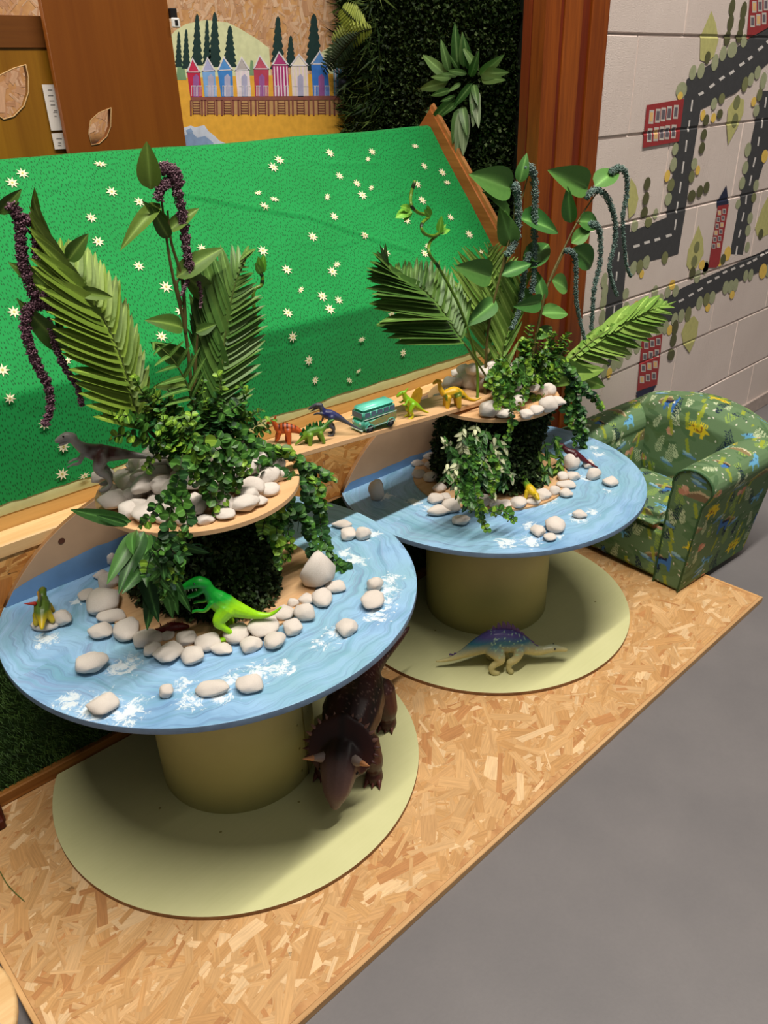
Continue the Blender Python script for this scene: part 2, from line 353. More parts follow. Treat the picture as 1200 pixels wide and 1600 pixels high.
# ------------------------------------------------------------------ strand board helper: real overlapping chips
M_CHIP = attr_mat('strand_chips', .5, .35, .12, 40)
t = NT('strand_chips', .5, .35); a = t.n('ShaderNodeAttribute', attribute_name='Col').outputs['Color']
f = t.noise(t.mapping(t.coord('UV'), (14, 220, 1)), 1, 4, .6); k = t.ramp(f, [(.25, (.72,)*3), (.7, (1.08,)*3)])
t.color(t.mix(1.0, a, k, 'MULTIPLY')); t.bump(f, .15, .001); M_CHIP = t.m
def chips_me(name, x0, x1, y0, y1, n, frame, palette, size=1.0, bias=None, clip=None, seed=1, thick=7e-4):
    """frame(u,v,h)->3d; chips are thin flakes laid over each other"""
    rs = np.random.RandomState(seed); vs = []; fs = []; cs = []; uv = []
    for i in range(n):
        L = (.022+.085*rs.rand()**1.3)*size; W = (.006+.022*rs.rand()**1.4)*size
        if rs.rand() < .38: L *= .5; W *= .45
        L = max(L, 2.3*W); a = rs.normal(bias if bias is not None else 0, .55) if rs.rand() < .72 else rs.rand()*PI
        cx, cy = x0+(x1-x0)*rs.rand(), y0+(y1-y0)*rs.rand(); h = thick*i/n
        k1, k2 = rs.uniform(-.35, .35, 2); j = rs.uniform(-.25, .25, 6)
        pts = [(-L/2-W*k1, -W/2), (L/2*(.3+j[0]), -W/2*(1+j[3])), (L/2+W*k2, -W/2*(1+j[1])), (L/2-W*k1, W/2*(1+j[2])), (-L/2*(.2+j[4]), W/2*(1+j[5])), (-L/2+W*k2, W/2)]
        ca, sa = math.cos(a), math.sin(a)
        q = [(cx+p[0]*ca-p[1]*sa, cy+p[0]*sa+p[1]*ca) for p in pts]
        sa_ = lambda P: sum(P[k][0]*P[(k+1) % 6][1]-P[(k+1) % 6][0]*P[k][1] for k in range(6)); A0 = sa_(q)
        q = [(min(max(p[0], x0), x1), min(max(p[1], y0), y1)) for p in q]
        if A0 < L*W*.5 or sa_(q) < A0*.97: continue
        if clip and not all(clip(*p) for p in q): continue
        b = len(vs); vs += [frame(p[0], p[1], h) for p in q]; fs.append(tuple(range(b, b+6)))
        c = np.array(lin(palette[rs.randint(len(palette))])[:3])*rs.uniform(.92, 1.07)
        cs += [tuple(c)+(1,)]*6; o1, o2 = rs.rand(2); uv += [(p[0]+o1*9, p[1]+o2*9) for p in pts]
    me = new_mesh(name, vs, fs, M_CHIP)
    at_ = me.color_attributes.new('Col', 'FLOAT_COLOR', 'CORNER'); at_.data.foreach_set('color', np.array(cs).ravel())
    u = me.uv_layers.new(name='UVMap'); u.data.foreach_set('uv', np.array(uv).ravel())
    return me
PAL = [(208, 164, 112), (202, 156, 102), (214, 172, 122), (198, 150, 96), (210, 166, 114), (206, 160, 108), (188, 134, 84), (226, 190, 144), (200, 152, 98), (206, 162, 110)]

# ------------------------------------------------------------------ back wall with beach mural, side wall, post
BY = 2.70
t = NT('strand_board_base', .6, .3); f = t.noise(t.coord(), 30, 4); t.color(t.ramp(f, [(.3, lin((176, 126, 80))), (.7, lin((206, 160, 108)))])); M_OSB = t.m
wb = link('wall_back', box_me('wall_back', -.6, 2.5, BY, BY+.1, FZ, 2.68, M_OSB, 0), kind='structure')
PALB = [(206, 166, 132), (196, 152, 116), (214, 178, 146), (188, 142, 106), (204, 160, 122)]
link('wood_strands', chips_me('wood_strands', .5, 2.45, 1.35, 2.3, 6500, lambda u, v, h: (u, BY-h-.0001, v), PALB, .8, 1.2, seed=4), wb, kind='stuff')
def VD(x, y): return (260+x/4.0, y/4.0)
def back(name, polys, rgb, layer, raw=False):
    P = [[at(*VD(*p), y=BY) for p in pl] for pl in polys]
    vs = []; fs = []
    for pl in P:
        b = len(vs); vs += [(p.x, BY-.0012-.00025*layer, p.z) for p in pl]; fs.append(tuple(range(b, b+len(pl))))
    link(name, new_mesh(name, vs, fs, flat('beach_%d_%d_%d' % rgb, rgb, .6, .25, .1, 40)), wb)
back('painted_hill', [[(20, 230), (55, 190), (120, 150), (240, 125), (380, 140), (460, 180), (560, 240), (640, 300), (655, 500), (20, 520)], [(960, 330), (1050, 270), (1300, 230), (1300, 500), (980, 500)]], (206, 208, 164), 0)
back('painted_sand', [[(20, 490), (330, 478), (650, 470), (1300, 455), (1300, 1300), (20, 1300)]], (222, 166, 62), 1)
back('painted_bush', [[(60, 500), (70, 390), (90, 370), (110, 420), (125, 500)], [(515, 470), (525, 375), (540, 380), (548, 470)]], (118, 150, 112), 2)
tr = []
for (cx, tp, bt, hw) in [(75, 200, 420, 25), (122, 185, 430, 28), (190, 90, 410, 38), (252, 125, 400, 28), (300, 80, 420, 45), (395, 165, 420, 45), (695, 105, 430, 48), (775, 225, 420, 35), (920, 90, 440, 60)]:
    n = 7; L = []; Rr = []
    for k in range(n):
        y = tp+(bt-tp)*(k+.2)/n; ww = hw*(.25+.8*(k+1)/n)
        L += [(cx-ww*.62, y), (cx-ww, y+(bt-tp)/n*.75)]; Rr += [(cx+ww*.62, y), (cx+ww, y+(bt-tp)/n*.75)]
    for k in range(len(L)-1): tr.append([L[k], Rr[k], Rr[k+1], L[k+1]])
    tr.append([(cx, tp-6), Rr[0], L[0]])
back('painted_fir', tr, (34, 56, 54), 3)
back('painted_deck_shade', [[(150, 620), (1200, 610), (1190, 715), (165, 715)]], (182, 142, 96), 2)
H = [([(127, 450), (208, 450), (222, 608), (148, 608)], (160, 365), (186, 44, 74), (196, 52, 84)), ([(222, 445), (300, 440), (315, 605), (238, 608)], (253, 360), (122, 166, 218), (168, 170, 208)),
     ([(318, 440), (410, 435), (417, 605), (342, 608)], (355, 358), (66, 128, 198), (86, 144, 208)), ([(428, 440), (515, 435), (528, 605), (445, 608)], (467, 358), (222, 214, 214), (176, 168, 168)),
     ([(543, 430), (637, 430), (637, 605), (553, 608)], (580, 348), (176, 66, 88), (186, 84, 104)), ([(660, 405), (758, 405), (765, 602), (668, 605)], (700, 325), (168, 48, 112), (170, 60, 116)),
     ([(775, 410), (880, 410), (888, 602), (785, 602)], (825, 340), (226, 214, 190), (230, 218, 198)), ([(903, 400), (1003, 400), (1020, 602), (915, 602)], (955, 320), (60, 116, 198), (92, 140, 204)),
     ([(1040, 420), (1150, 410), (1150, 600), (1045, 602)], (1095, 335), (120, 176, 212), (150, 190, 214)), ([(1185, 420), (1290, 410), (1290, 600), (1190, 602)], (1238, 335), (186, 70, 110), (190, 90, 120))]
trim = []; post = []; rung = []; stripe = []; doors = []
for k, (bd, ap, c1, c2) in enumerate(H):
    back('painted_hut', [bd], c1, 4); back('painted_hut_roof', [[bd[0], ap, bd[1]]], c2, 4)
    e0, e1 = bd[0], bd[1]; g = 5
    trim += [[(e0[0]-6, e0[1]), (ap[0], ap[1]-6), (ap[0], ap[1]+8), (e0[0]+5, e0[1]+3)], [(e1[0]+6, e1[1]), (ap[0], ap[1]-6), (ap[0], ap[1]+8), (e1[0]-5, e1[1]+3)],
             [(e0[0], e0[1]-3), (e1[0], e1[1]-3), (e1[0], e1[1]+3), (e0[0], e0[1]+3)]]
    cx = (bd[2][0]+bd[3][0])/2; cy = 520
    doors.append([(cx-18, 605), (cx-20, 480), (cx, 462), (cx+16, 480), (cx+18, 605)])
    rail = [(bd[3][0]+4, 535), (bd[3][0]+34, 535), (bd[3][0]+34, 540), (bd[3][0]+4, 540)]
    trim += [rail, [(x+(bd[2][0]-bd[3][0])-38, y) for x, y in rail]]
    for j in range(4):
        for s in (0, bd[2][0]-bd[3][0]-38): trim.append([(bd[3][0]+6+j*9+s, 540), (bd[3][0]+8.5+j*9+s, 540), (bd[3][0]+8.5+j*9+s, 600), (bd[3][0]+6+j*9+s, 600)])
    if k in (3, 5, 6, 8):
        W = bd[1][0]-bd[0][0]
        for j in range(5): x = bd[0][0]+W*(j+.35)/5; stripe.append([(x, 415 if k > 4 else 445), (x+W/12, 415 if k > 4 else 445), (x+W/12+8, 603), (x+8, 603)])
    for s in (bd[3][0]-4, bd[2][0]-8): post.append([(s, 625), (s+11, 625), (s+13, 722), (s+2, 722)])
    for s in (cx-26, cx+18): rung.append([(s, 628), (s+7, 628), (s+9, 716), (s+2, 716)])
    for j in range(5): rung.append([(cx-22, 642+j*16), (cx+22, 642+j*16), (cx+22, 647+j*16), (cx-22, 647+j*16)])
back('painted_hut_stripes', stripe, (228, 208, 220), 5)
back('painted_hut_doors', [doors[i] for i in (0, 4, 7)], (150, 90, 150), 5); back('painted_hut_pale_doors', [doors[i] for i in (1, 2, 3, 6, 8)], (170, 168, 196), 6)
back('painted_hut_trim', trim, (214, 208, 214), 7)
back('painted_deck', [[(148, 605), (1300, 596), (1300, 622), (150, 630)]], (138, 84, 74), 6)
back('painted_deck_posts', post+rung, (128, 76, 66), 6)
back('painted_sea_foam', [[(100, 800), (150, 785), (180, 795), (235, 782), (262, 820), (300, 850), (330, 880), (380, 900), (380, 1000), (100, 1000)]], (198, 206, 222), 3)
back('painted_sea', [[(100, 850), (160, 830), (190, 860), (240, 850), (290, 890), (330, 1000), (100, 1000)], [(120, 815), (150, 800), (165, 825), (130, 840)]], (136, 160, 196), 4)

SX = 2.43
link('wall_side', box_me('wall_side', SX, SX+.1, WY+.04, BY, FZ, 2.68, flat('green_wall', (126, 140, 66), .6, .3), 0), kind='structure')
M_P = [wood('post_wood_%d' % i, a, b, 'z', .8, .35, .5, .9) for i, (a, b) in enumerate([((142, 70, 16), (96, 38, 6)), ((124, 46, 10), (82, 24, 5)), ((152, 78, 22), (104, 46, 10)), ((116, 40, 10), (78, 22, 5))])]
post_ = thing('timber_post', 'tall red-brown varnished timber post at the end of the painted block wall', 'post', (2.233, WY-.01, FZ))
xs = [0, .075, .098, .19, .236, .332]
for i in range(5):
    me = box_me('plank', xs[i]+.0006, xs[i+1]-.0006, (0, .006, .002, .007, 0)[i], .05, 0, 2.68, M_P[(0, 3, 2, 1, 0)[i]], .002)
    link('plank', me, post_)
link('side_plank', box_me('side_plank', .0, .022, .051, .085, 0, 2.68, M_P[1], .002), post_)

# ------------------------------------------------------------------ platform of strand board
plat = thing('floor_platform', 'low strand board platform with pale edge trim under both drum tables', 'platform', (0, 0, FZ))
px0, px1, py0, py1 = .093, 2.585, .826, 1.86
link('board', box_me('board', px0+.012, px1-.012, py0+.012, py1, 0, .0192, M_OSB, 0), plat)
link('wood_strands', chips_me('wood_strands', px0+.012, px1-.012, py0+.012, py1, 14000, lambda u, v, h: (u, v, .0193+h), PAL, 1.35, .35, seed=2), plat, kind='stuff')
M_EDGE = wood('pine_edge', (212, 174, 126), (182, 138, 90), 'x', 1)
M_EDGY = wood('pine_edge_y', (222, 176, 120), (190, 138, 84), 'y', 1)
link('edge_strip', box_me('edge_strip', px0, px1, py0, py0+.0115, 0, .021, M_EDGE, .0015), plat)
link('edge_strip', box_me('edge_strip', px1-.0115, px1, py0+.012, py1, 0, .021, M_EDGY, .0015), plat)
link('edge_strip', box_me('edge_strip', px0, px0+.0115, py0+.012, py1, 0, .021, M_EDGY, .0015), plat)

# ------------------------------------------------------------------ the bench with the grassy cloth hill
bench = thing('display_bench', 'long timber bench box with strand board front and artificial grass skirt', 'bench', BO, BR)
BX0, BX1 = -1.15, 1.58
link('front_board', box_me('front_board', BX0, BX1, .004, .02, .485, .7305, M_OSB, 0), bench)
PALO = [(206, 150, 84), (190, 130, 66), (216, 164, 98), (178, 116, 56), (200, 142, 76)]
link('wood_strands', chips_me('wood_strands', BX0, BX1, .486, .7303, 2600, lambda u, v, h: (u, .0035-h*.8, v), PALO, 1.3, .1, seed=5), bench, kind='stuff')
M_PINE = wood('pine_rail', (228, 192, 140), (206, 160, 104), 'x', .8, .5)
M_PINE2 = wood('pine_backing', (214, 172, 104), (190, 146, 80), 'x', .7, .5)
link('top_rail', box_me('top_rail', BX0, BX1, 0, .074, .731-.034, .731, M_PINE, .003), bench)
link('backing_board', box_me('backing_board', BX0, BX1, .076, .09, .72, .80, M_PINE2, .002), bench)
link('base_rail', box_me('base_rail', BX0, 1.5, .004, .04, 0, .038, wood('base_rail_wood', (168, 112, 52), (128, 80, 34), 'x', 1), .003), bench)
t = NT('turf', .8, .2); f = t.noise(t.coord(), 60, 3); t.color(t.ramp(f, [(.3, lin((14, 34, 12))), (.7, lin((32, 62, 22)))])); M_TURF = t.m
link('grass_backing', box_me('grass_backing', BX0, BX1, .022, .03, .038, .49, M_TURF, 0), bench)
rs = np.random.RandomState(3); n = 26000; vs = np.empty((n, 3, 3))
X = rs.uniform(BX0, 1.4, n); Z = rs.uniform(.04, .485, n); a = rs.normal(-1.2, .7, n); L = rs.uniform(.008, .02, n); W = .0011
dx, dz = np.cos(a)*L, np.sin(a)*L*.7; dy = -rs.uniform(.004, .014, n)
vs[:, 0] = np.stack([X-W*np.sin(a), np.full(n, .021), Z+W*np.cos(a)], 1); vs[:, 1] = np.stack([X+W*np.sin(a), np.full(n, .021), Z-W*np.cos(a)], 1)
vs[:, 2] = np.stack([X+dx, .021+dy, Z+dz], 1)
t = NT('turf_blades', .6, .3); f = t.noise(t.coord(), 25, 3); t.color(t.ramp(f, [(.3, lin((26, 56, 20))), (.7, lin((70, 104, 40)))])); M_BLADE = t.m
link('grass_pile', new_mesh('grass_pile', vs.reshape(-1, 3), np.arange(n*3).reshape(-1, 3), M_BLADE), bench, kind='stuff')
for x_ in (BX0+.1, 1.5): link('side_frame', box_me('side_frame', x_-.02, x_+.02, .1, .45, 0, .72, M_PINE2, .003), bench)

# sloping end board of the hill
t_y0, t_z0, t_y1, t_z1 = .07, 1.05, .46, 1.52
sl = Vector((0, t_y1-t_y0, t_z1-t_z0)).normalized(); nr = Vector((0, -sl.z, sl.y))
pr = [(t_y0-.035, .76), (t_y0-.035, t_z0+.03), (t_y1, t_z1+.055), (t_y1+.35, t_z1-.30), (t_y1+.35, .76)]
M_END = wood('end_board_wood', (190, 118, 62), (150, 86, 40), 'y', .8, .45)
me = prism_me('end_board', pr, 1.574, 1.596, 'yz', M_END, .002); link('end_board', me, bench)
bmx = bmesh.new()  # thin top lip along the slope of the end board
loft(bmx, [(1.585, t_y0-.04, t_z0+.037), (1.585, t_y1, t_z1+.062)], [(.016, .006)]*2, 6)
link('end_board_lip', bm_mesh(bmx, 'end_board_lip', wood('lip_wood', (206, 140, 84), (176, 106, 56), 'y', .8, .4)), bench)

# cloth
GU = 300; prof = []
pth = [(t_y1+.06, t_z1-.06), (t_y1+.01, t_z1-.002), (t_y1-.005, t_z1-.006), (t_y0+.007, t_z0+.0084), (t_y0+.0012, t_z0-.0005), (t_y0, t_z0-.008), (t_y0, .797)]
s_acc = 0; samples = []
for (a0, b0), (a1, b1) in zip(pth[:-1], pth[1:]):
    L = math.hypot(a1-a0, b1-b0); k = max(1, int(L/.008))
    for j in range(k): samples.append((a0+(a1-a0)*j/k, b0+(b1-b0)*j/k, s_acc+L*j/k))
    s_acc += L
samples.append((pth[-1][0], pth[-1][1], s_acc))
S_CREASE = math.hypot(.05, .058)+math.hypot(.022, .004)
def slope_hit(px, py):
    """photograph pixel -> point on the cloth in bench space and its normal"""
    o = BMI @ CAM; d = BMI.to_3x3() @ ray(px, py)
    p0 = Vector((0, t_y0, t_z0)); tt = (p0-o).dot(nr)/d.dot(nr); p = o+d*tt
    if p.z < t_z0: return at_bench(px, py, t_y0), Vector((0, -1, 0))
    return p, nr
def fold_d(x, z, line):
    best = 9
    for (a, b), (c, d) in zip(line[:-1], line[1:]):
        vx, vz = c-a, d-b; tt = min(1, max(0, ((x-a)*vx+(z-b)*vz)/(vx*vx+vz*vz)))
        best = min(best, math.hypot(x-a-vx*tt, z-b-vz*tt)*(1 if ((x-a)*vz-(z-b)*vx) > 0 else -1) if abs(best) > math.hypot(x-a-vx*tt, z-b-vz*tt) else best, key=abs)
    return best
folds = []
for Ls in [[(280, 302), (380, 322), (480, 338), (560, 366), (640, 392)], [(480, 250), (510, 257), (590, 258)], [(560, 330), (600, 312), (650, 298)], [(470, 380), (520, 385), (560, 375)], [(60, 300), (110, 285), (190, 282)]]:
    q = [slope_hit(*p)[0] for p in Ls]; folds.append([(p.x, p.z) for p in q])
vs = []; fs = []; uvs = []; NV = len(samples)
def cloth_off(x, yy, zz, s):
    o = .0022*noise.noise((x*3.1, s*3.3, 1.0))+.0012*noise.noise((x*9, s*11, 4.0))
    for i, ln in enumerate(folds):
        d = fold_d(x, zz, ln)
        if abs(d) < .03: o += (.0065, .0032, .0024, .002, .002)[i]*math.exp(-(d/.0055)**2)-(.0018 if i == 0 else .0008)*math.exp(-((d-.009)/.006)**2)
    return o
for i in range(GU+1):
    x = BX0+(1.571-BX0)*i/GU
    for (yy, zz, s) in samples:
        o = cloth_off(x, yy, zz, s) if zz > 1.0 else .0015*noise.noise((x*4, zz*2, 7.0))+.002*noise.noise((x*14, zz*1.5, 9.0))*(1.05-zz)*2
        nn = nr if (zz > t_z0 and s < 2) else Vector((0, -1, 0))
        hem = 0
        if (yy, zz) == (pth[-1][0], pth[-1][1]): hem = .009*noise.noise((x*7, 0, 3))+.003*noise.noise((x*30, 0, 5))
        top = (.010*noise.noise((x*2.2, 3, 0)) if zz > 1.44 else 0)*max(0, (zz-1.44)/.08)
        vs.append((x, yy+nn.y*o, zz+nn.z*o+hem+top)); uvs.append((x, s))
for i in range(GU):
    for j in range(NV-1): fs.append((i*NV+j, i*NV+j+1, (i+1)*NV+j+1, (i+1)*NV+j))
t = NT('grass_print_cloth', .75, .25)
uv = t.coord('UV'); nz = t.noise(uv, 14, 2, out='Color')
v2 = t.n('ShaderNodeVectorMath', operation='ADD', i_0=uv, i_1=t.n('ShaderNodeVectorMath', operation='SCALE', i_0=nz, i_Scale=.012).outputs[0]).outputs[0]
vo = t.n('ShaderNodeTexVoronoi', i_Vector=t.mapping(v2, (165, 66, 1), (0, 0, .12)), i_Scale=1.0, i_Randomness=.75); vo.voronoi_dimensions = '2D'
mask = t.ramp(vo.outputs['Distance'], [(.16, (1, 1, 1)), (.27, (0, 0, 0))])
base = t.ramp(t.noise(uv, 5, 3), [(.3, lin((10, 140, 64))), (.7, lin((16, 150, 72)))])
t.color(t.mix(t.math('MULTIPLY', mask, .8), base, lin((0, 70, 26)))); weave = t.noise(t.mapping(uv, (900, 900, 1)), 1, 1); t.bump(weave, .12, .0005)
t.b.inputs['Sheen Weight'].default_value = .12
me = new_mesh('hill_cloth', vs, fs, t.m, True); ul = me.uv_layers.new(name='UVMap')
li = np.empty(len(me.loops), dtype=np.int32); me.loops.foreach_get('vertex_index', li); ul.data.foreach_set('uv', np.array(uvs)[li].ravel())
cloth = link('hill_cloth', me); cloth.matrix_world = BM
tag(cloth, 'bright green grass print cloth with cream daisies stretched over the sloping hill', 'cloth')
# cream selvedge
vs = []; fs = []
for i in range(GU+1):
    x = BX0+(1.571-BX0)*i/GU
    for j in range(5):
        k = j/4; vs.append((x, t_y0+.0045-.004*math.sin(k*PI)*.6, .815-(.815-.766-.004*noise.noise((x*9, 1, 1))-.005*noise.noise((x*2.4, 4, 1)))*k))
for i in range(GU):
    for j in range(4): fs.append((i*5+j, i*5+j+1, i*5+j+6, i*5+j+5))
link('cloth_hem', new_mesh('cloth_hem', vs, fs, flat('hem_cloth', (206, 208, 152), .8, .2, .08, 20), True), cloth)['label'] = 'plain cream green selvedge'
# printed daisies
pet = flat('daisy_cream', (240, 232, 196), .7, .2, .05); ctr = flat('daisy_heart', (196, 190, 110), .7, .2)
dz = []
for sc_, ox, oy, L in [(3, 380, 190, [(168, 180), (140, 215), (405, 150), (602, 143), (583, 178), (450, 257), (532, 292), (598, 313), (557, 347), (393, 355), (424, 447), (70, 335), (145, 365), (98, 400), (566, 537), (325, 541), (667, 615), (437, 672), (417, 705), (203, 696), (90, 608), (269, 790), (370, 820), (447, 838), (405, 880), (209, 898), (686, 801), (805, 118), (847, 210), (932, 240), (955, 287), (838, 370), (765, 463), (970, 450), (849, 620), (860, 585), (815, 730), (878, 748), (845, 782), (1058, 530), (1115, 612), (725, 700), (815, 295), (692, 902), (228, 1008), (552, 1020), (740, 1002), (746, 1083), (304, 1118), (537, 1168), (495, 1212), (334, 1212)]),
                       (3, 0, 200, [(105, 215), (57, 258), (470, 172), (523, 300), (427, 422), (460, 535), (668, 413), (650, 650), (777, 748), (945, 567), (1067, 712), (768, 178), (730, 375), (653, 348)]),
                       (2.727, 0, 200, [(60, 785), (10, 1033), (40, 1150), (285, 995), (268, 1355), (688, 890), (870, 808), (768, 783), (825, 1103)]),
                       (3.636, 0, 560, [(357, 500), (350, 655), (475, 665), (250, 370)])]:
    for (x, y) in L: dz.append((ox+x/sc_, oy+y/sc_))
pv = []; pf = []; cv_ = []; cf = []; rs = random.Random(5)
for i, (x, y) in enumerate(dz):
    p, nn = slope_hit(x, y)
    if p.z < .80: continue
    u = Vector((1, 0, 0)); v_ = u.cross(nn) if nn.z > .1 else Vector((0, 0, 1)); v_ = nn.cross(u).normalized()
    slim = rs.random() < .25; R_ = rs.uniform(.0155, .0195) if p.z > t_z0 else rs.uniform(.013, .018); n = 8; a0 = rs.random()*3
    sq = .55 if slim else 1.0; th = rs.uniform(-.7, .7)
    off = nn*(.0012+.0035*0)
    def PT(a, r):
        q1, q2 = math.cos(a)*r, math.sin(a)*r*sq
        q1, q2 = q1*math.cos(th)-q2*math.sin(th), q1*math.sin(th)+q2*math.cos(th)
        w_ = p+u*q1+v_*q2
        o_ = cloth_off(w_.x, 0, w_.z, S_CREASE+((t_z1-w_.z)/(t_z1-t_z0))*.61) if w_.z > t_z0 else .003
        w_ = w_+Vector((0, 0, (.010*noise.noise((w_.x*2.2, 3, 0)) if w_.z > 1.44 else 0)*max(0, (w_.z-1.44)/.08)))
        return w_+nn*(max(o_, -.0005)+.0024 if w_.z > t_z0 else .0045)
    mm = 2*n; V0 = [PT(0, 0)]+[PT(a0+2*PI*k/mm, R_*(1 if k % 2 == 0 else .42)) for k in range(mm)]; F0 = [(0, 1+k, 1+(k+1) % mm) for k in range(mm)]
    V0 += [PT(0, 0)+nn*.0004]+[PT(k*PI/3, R_*.2)+nn*.0004 for k in range(6)]; F0 += [(mm+1, mm+2+k, mm+2+(k+1) % 6) for k in range(6)]
    me = new_mesh('printed_daisy', V0, F0, pet); me.materials.append(ctr)
    for k in range(mm, mm+6): me.polygons[k].material_index = 1
    link('printed_daisy', me, cloth)

# ------------------------------------------------------------------ leaning door panels behind the hill
def VK(x, y): return (x/3.75, y/3.75)
def pan(cv, pts, y): return [(p.x, p.z) for p in [at(*cv(*q), y=y) for q in pts]]
M_D1 = wood('brown_door_veneer', (130, 72, 16), (108, 54, 8), 'z', .5, .4, .5, .6, .04)
M_D2 = wood('honey_door_veneer', (150, 104, 24), (118, 74, 14), 'z', .35, .35, .5, .8, .04)
M_RIM = flat('cut_edge', (196, 160, 112), .6, .3)
z_lo = .9
d1 = pan(VK, [(205, -60), (975, -60), (1085, 830), (385, 870)], 2.44)
o1 = [(d1[3][0]-.004, z_lo), (d1[2][0]+.002, z_lo), (d1[2][0]+.002, 1.95), (d1[3][0]+.012, 1.95)]
leafh = pan(VK, [(650, 632), (580, 660), (530, 705), (518, 780), (535, 850), (580, 842), (625, 800), (648, 740)], 2.44)
tb = thing('door_panel', 'red-brown veneered door panel with a small leaf cut-out', 'door panel', (o1[0][0], 2.44, FZ))
def sub(pts, o, z): return [(p[0]-o, p[1]-z) for p in pts]
link('panel', prism_me('panel', sub([(o1[0][0], FZ)]+[(o1[1][0], FZ)]+o1[2:], o1[0][0], FZ), 0, .02, 'xz', M_D1, .001, [sub(leafh, o1[0][0], FZ)]), tb)
lat = at(*VK(1005, 100), y=2.44)
lt = link('latch', box_me('latch', -.008, .014, -.012, .004, -.004, .022, flat('black_plastic', (30, 28, 28), .4), .002), tb, Matrix.Translation((lat.x-o1[0][0], 0, lat.z-FZ)))
link('latch_plate', box_me('latch_plate', -.010, .018, -.015, -.010, -.028, -.002, flat('white_plastic', (222, 218, 214), .4), .003), lt)
link('latch_slot', box_me('latch_slot', .0, .010, -.0165, -.015, -.022, -.008, flat('black_plastic', (30, 28, 28), .4), .001), lt)
ex = o1[0][0]
o2x0, o2x1 = .2, ex+.05; top = at(*VK(100, 90), y=2.48).z
hole = pan(VK, [(150, 380), (80, 400), (0, 440), (-60, 520), (-60, 640), (20, 700), (80, 682), (140, 620), (166, 540), (165, 450)], 2.48)
tb2 = thing('door_panel', 'honey brown veneered door panel with a large rounded cut-out and papers taped on', 'door panel', (o2x0, 2.48, FZ))
link('panel', prism_me('panel', sub([(o2x0, FZ), (o2x1, FZ), (o2x1, top), (o2x0, top)], o2x0, FZ), 0, .02, 'xz', M_D2, .001, [sub(hole, o2x0, FZ)]), tb2)
link('top_band', box_me('top_band', 0, o2x1-o2x0, -.004, .0, top-FZ-.075, top-FZ, wood('dark_band', (112, 64, 16), (90, 48, 10), 'x', .6), .001), tb2)
rim = sub(hole, o2x0, FZ); link('cutout_rim', tube_me('cutout_rim', [(a, -.001, b) for a, b in rim+rim[:1]], .0018, M_RIM, 6), tb2)
rim = sub(leafh, o1[0][0], FZ); link('cutout_rim', tube_me('cutout_rim', [(a, -.001, b) for a, b in rim+rim[:1]], .0012, M_RIM, 6), tb)
M_PAPER = flat('paper', (226, 218, 212), .7, .2, .02); M_INK = flat('ink', (120, 116, 116), .7)
def paper(pts, rows, label):
    q = pan(VK, pts, 2.474); c0 = q[3]
    r = thing('paper_sheet', label, 'paper', (q[3][0], 2.474, q[3][1]))
    vs = [(a-c0[0], 0, b-c0[1]) for a, b in q]+[(a-c0[0], .0008, b-c0[1]) for a, b in q]
    link('sheet', new_mesh('sheet', vs, [(3, 2, 1, 0), (4, 5, 6, 7), (0, 1, 5, 4), (1, 2, 6, 5), (2, 3, 7, 6), (3, 0, 4, 7)], M_PAPER), r)
    vs = []; fs = []
    for (x, y, L) in rows:
        w4 = pan(VK, [(x, y), (x+L, y), (x+L, y+5), (x, y+5)], 2.474); b = len(vs)
        vs += [(a-c0[0], -.0004, b_-c0[1]) for a, b_ in w4]; fs.append((b+3, b+2, b+1, b))
    link('print', new_mesh('print', vs, fs, M_INK), r)
paper([(245, 495), (325, 495), (372, 762), (300, 765)], [(280, 525, 26), (282, 558, 30), (290, 588, 28), (296, 612, 26), (316, 645, 18), (312, 655, 24), (318, 678, 14)], 'long white paper sheet with small printed lines on the honey brown panel')
paper([(302, 782), (375, 778), (392, 872), (322, 875)], [(330, 810, 32), (340, 835, 18), (340, 850, 20)], 'lower white paper sheet mostly hidden behind the green cloth edge')
# ------------------------------------------------------------------ the two drum tables
CT = [Vector((.813, 1.514, 0)), Vector((1.871, 1.514, 0))]; TH = [.577, .507]; ISL = [.857, .787]; TR = [.5, .497]
def chord_y(x): return 1.8018-.0203*(x-.75)
GREEN = (204, 204, 146)
t = NT('sage_green_paint', .42, .45); f = t.noise(t.coord(), 6, 5, .6); g = t.noise(t.mapping(t.coord(), (3, 90, 90)), 2, 3)
t.color(t.ramp(t.math('ADD', t.math('MULTIPLY', f, .7), t.math('MULTIPLY', g, .3)), [(.3, lin((198, 198, 146))), (.7, lin((207, 206, 156)))])); t.bump(g, .06); M_GREEN = t.m
M_DRUM = flat('drum_paint', (192, 188, 132), .5, .4, .05, 8)
M_PLY = wood('plywood', (214, 176, 132), (182, 140, 98), 'x', .6, .6, .25, .8)
M_PLYE = wood('plywood_edge', (150, 112, 74), (110, 78, 48), 'x', .5, .6)
M_RIMB = flat('blue_rim', (112, 138, 168), .5, .35, .15, 40)
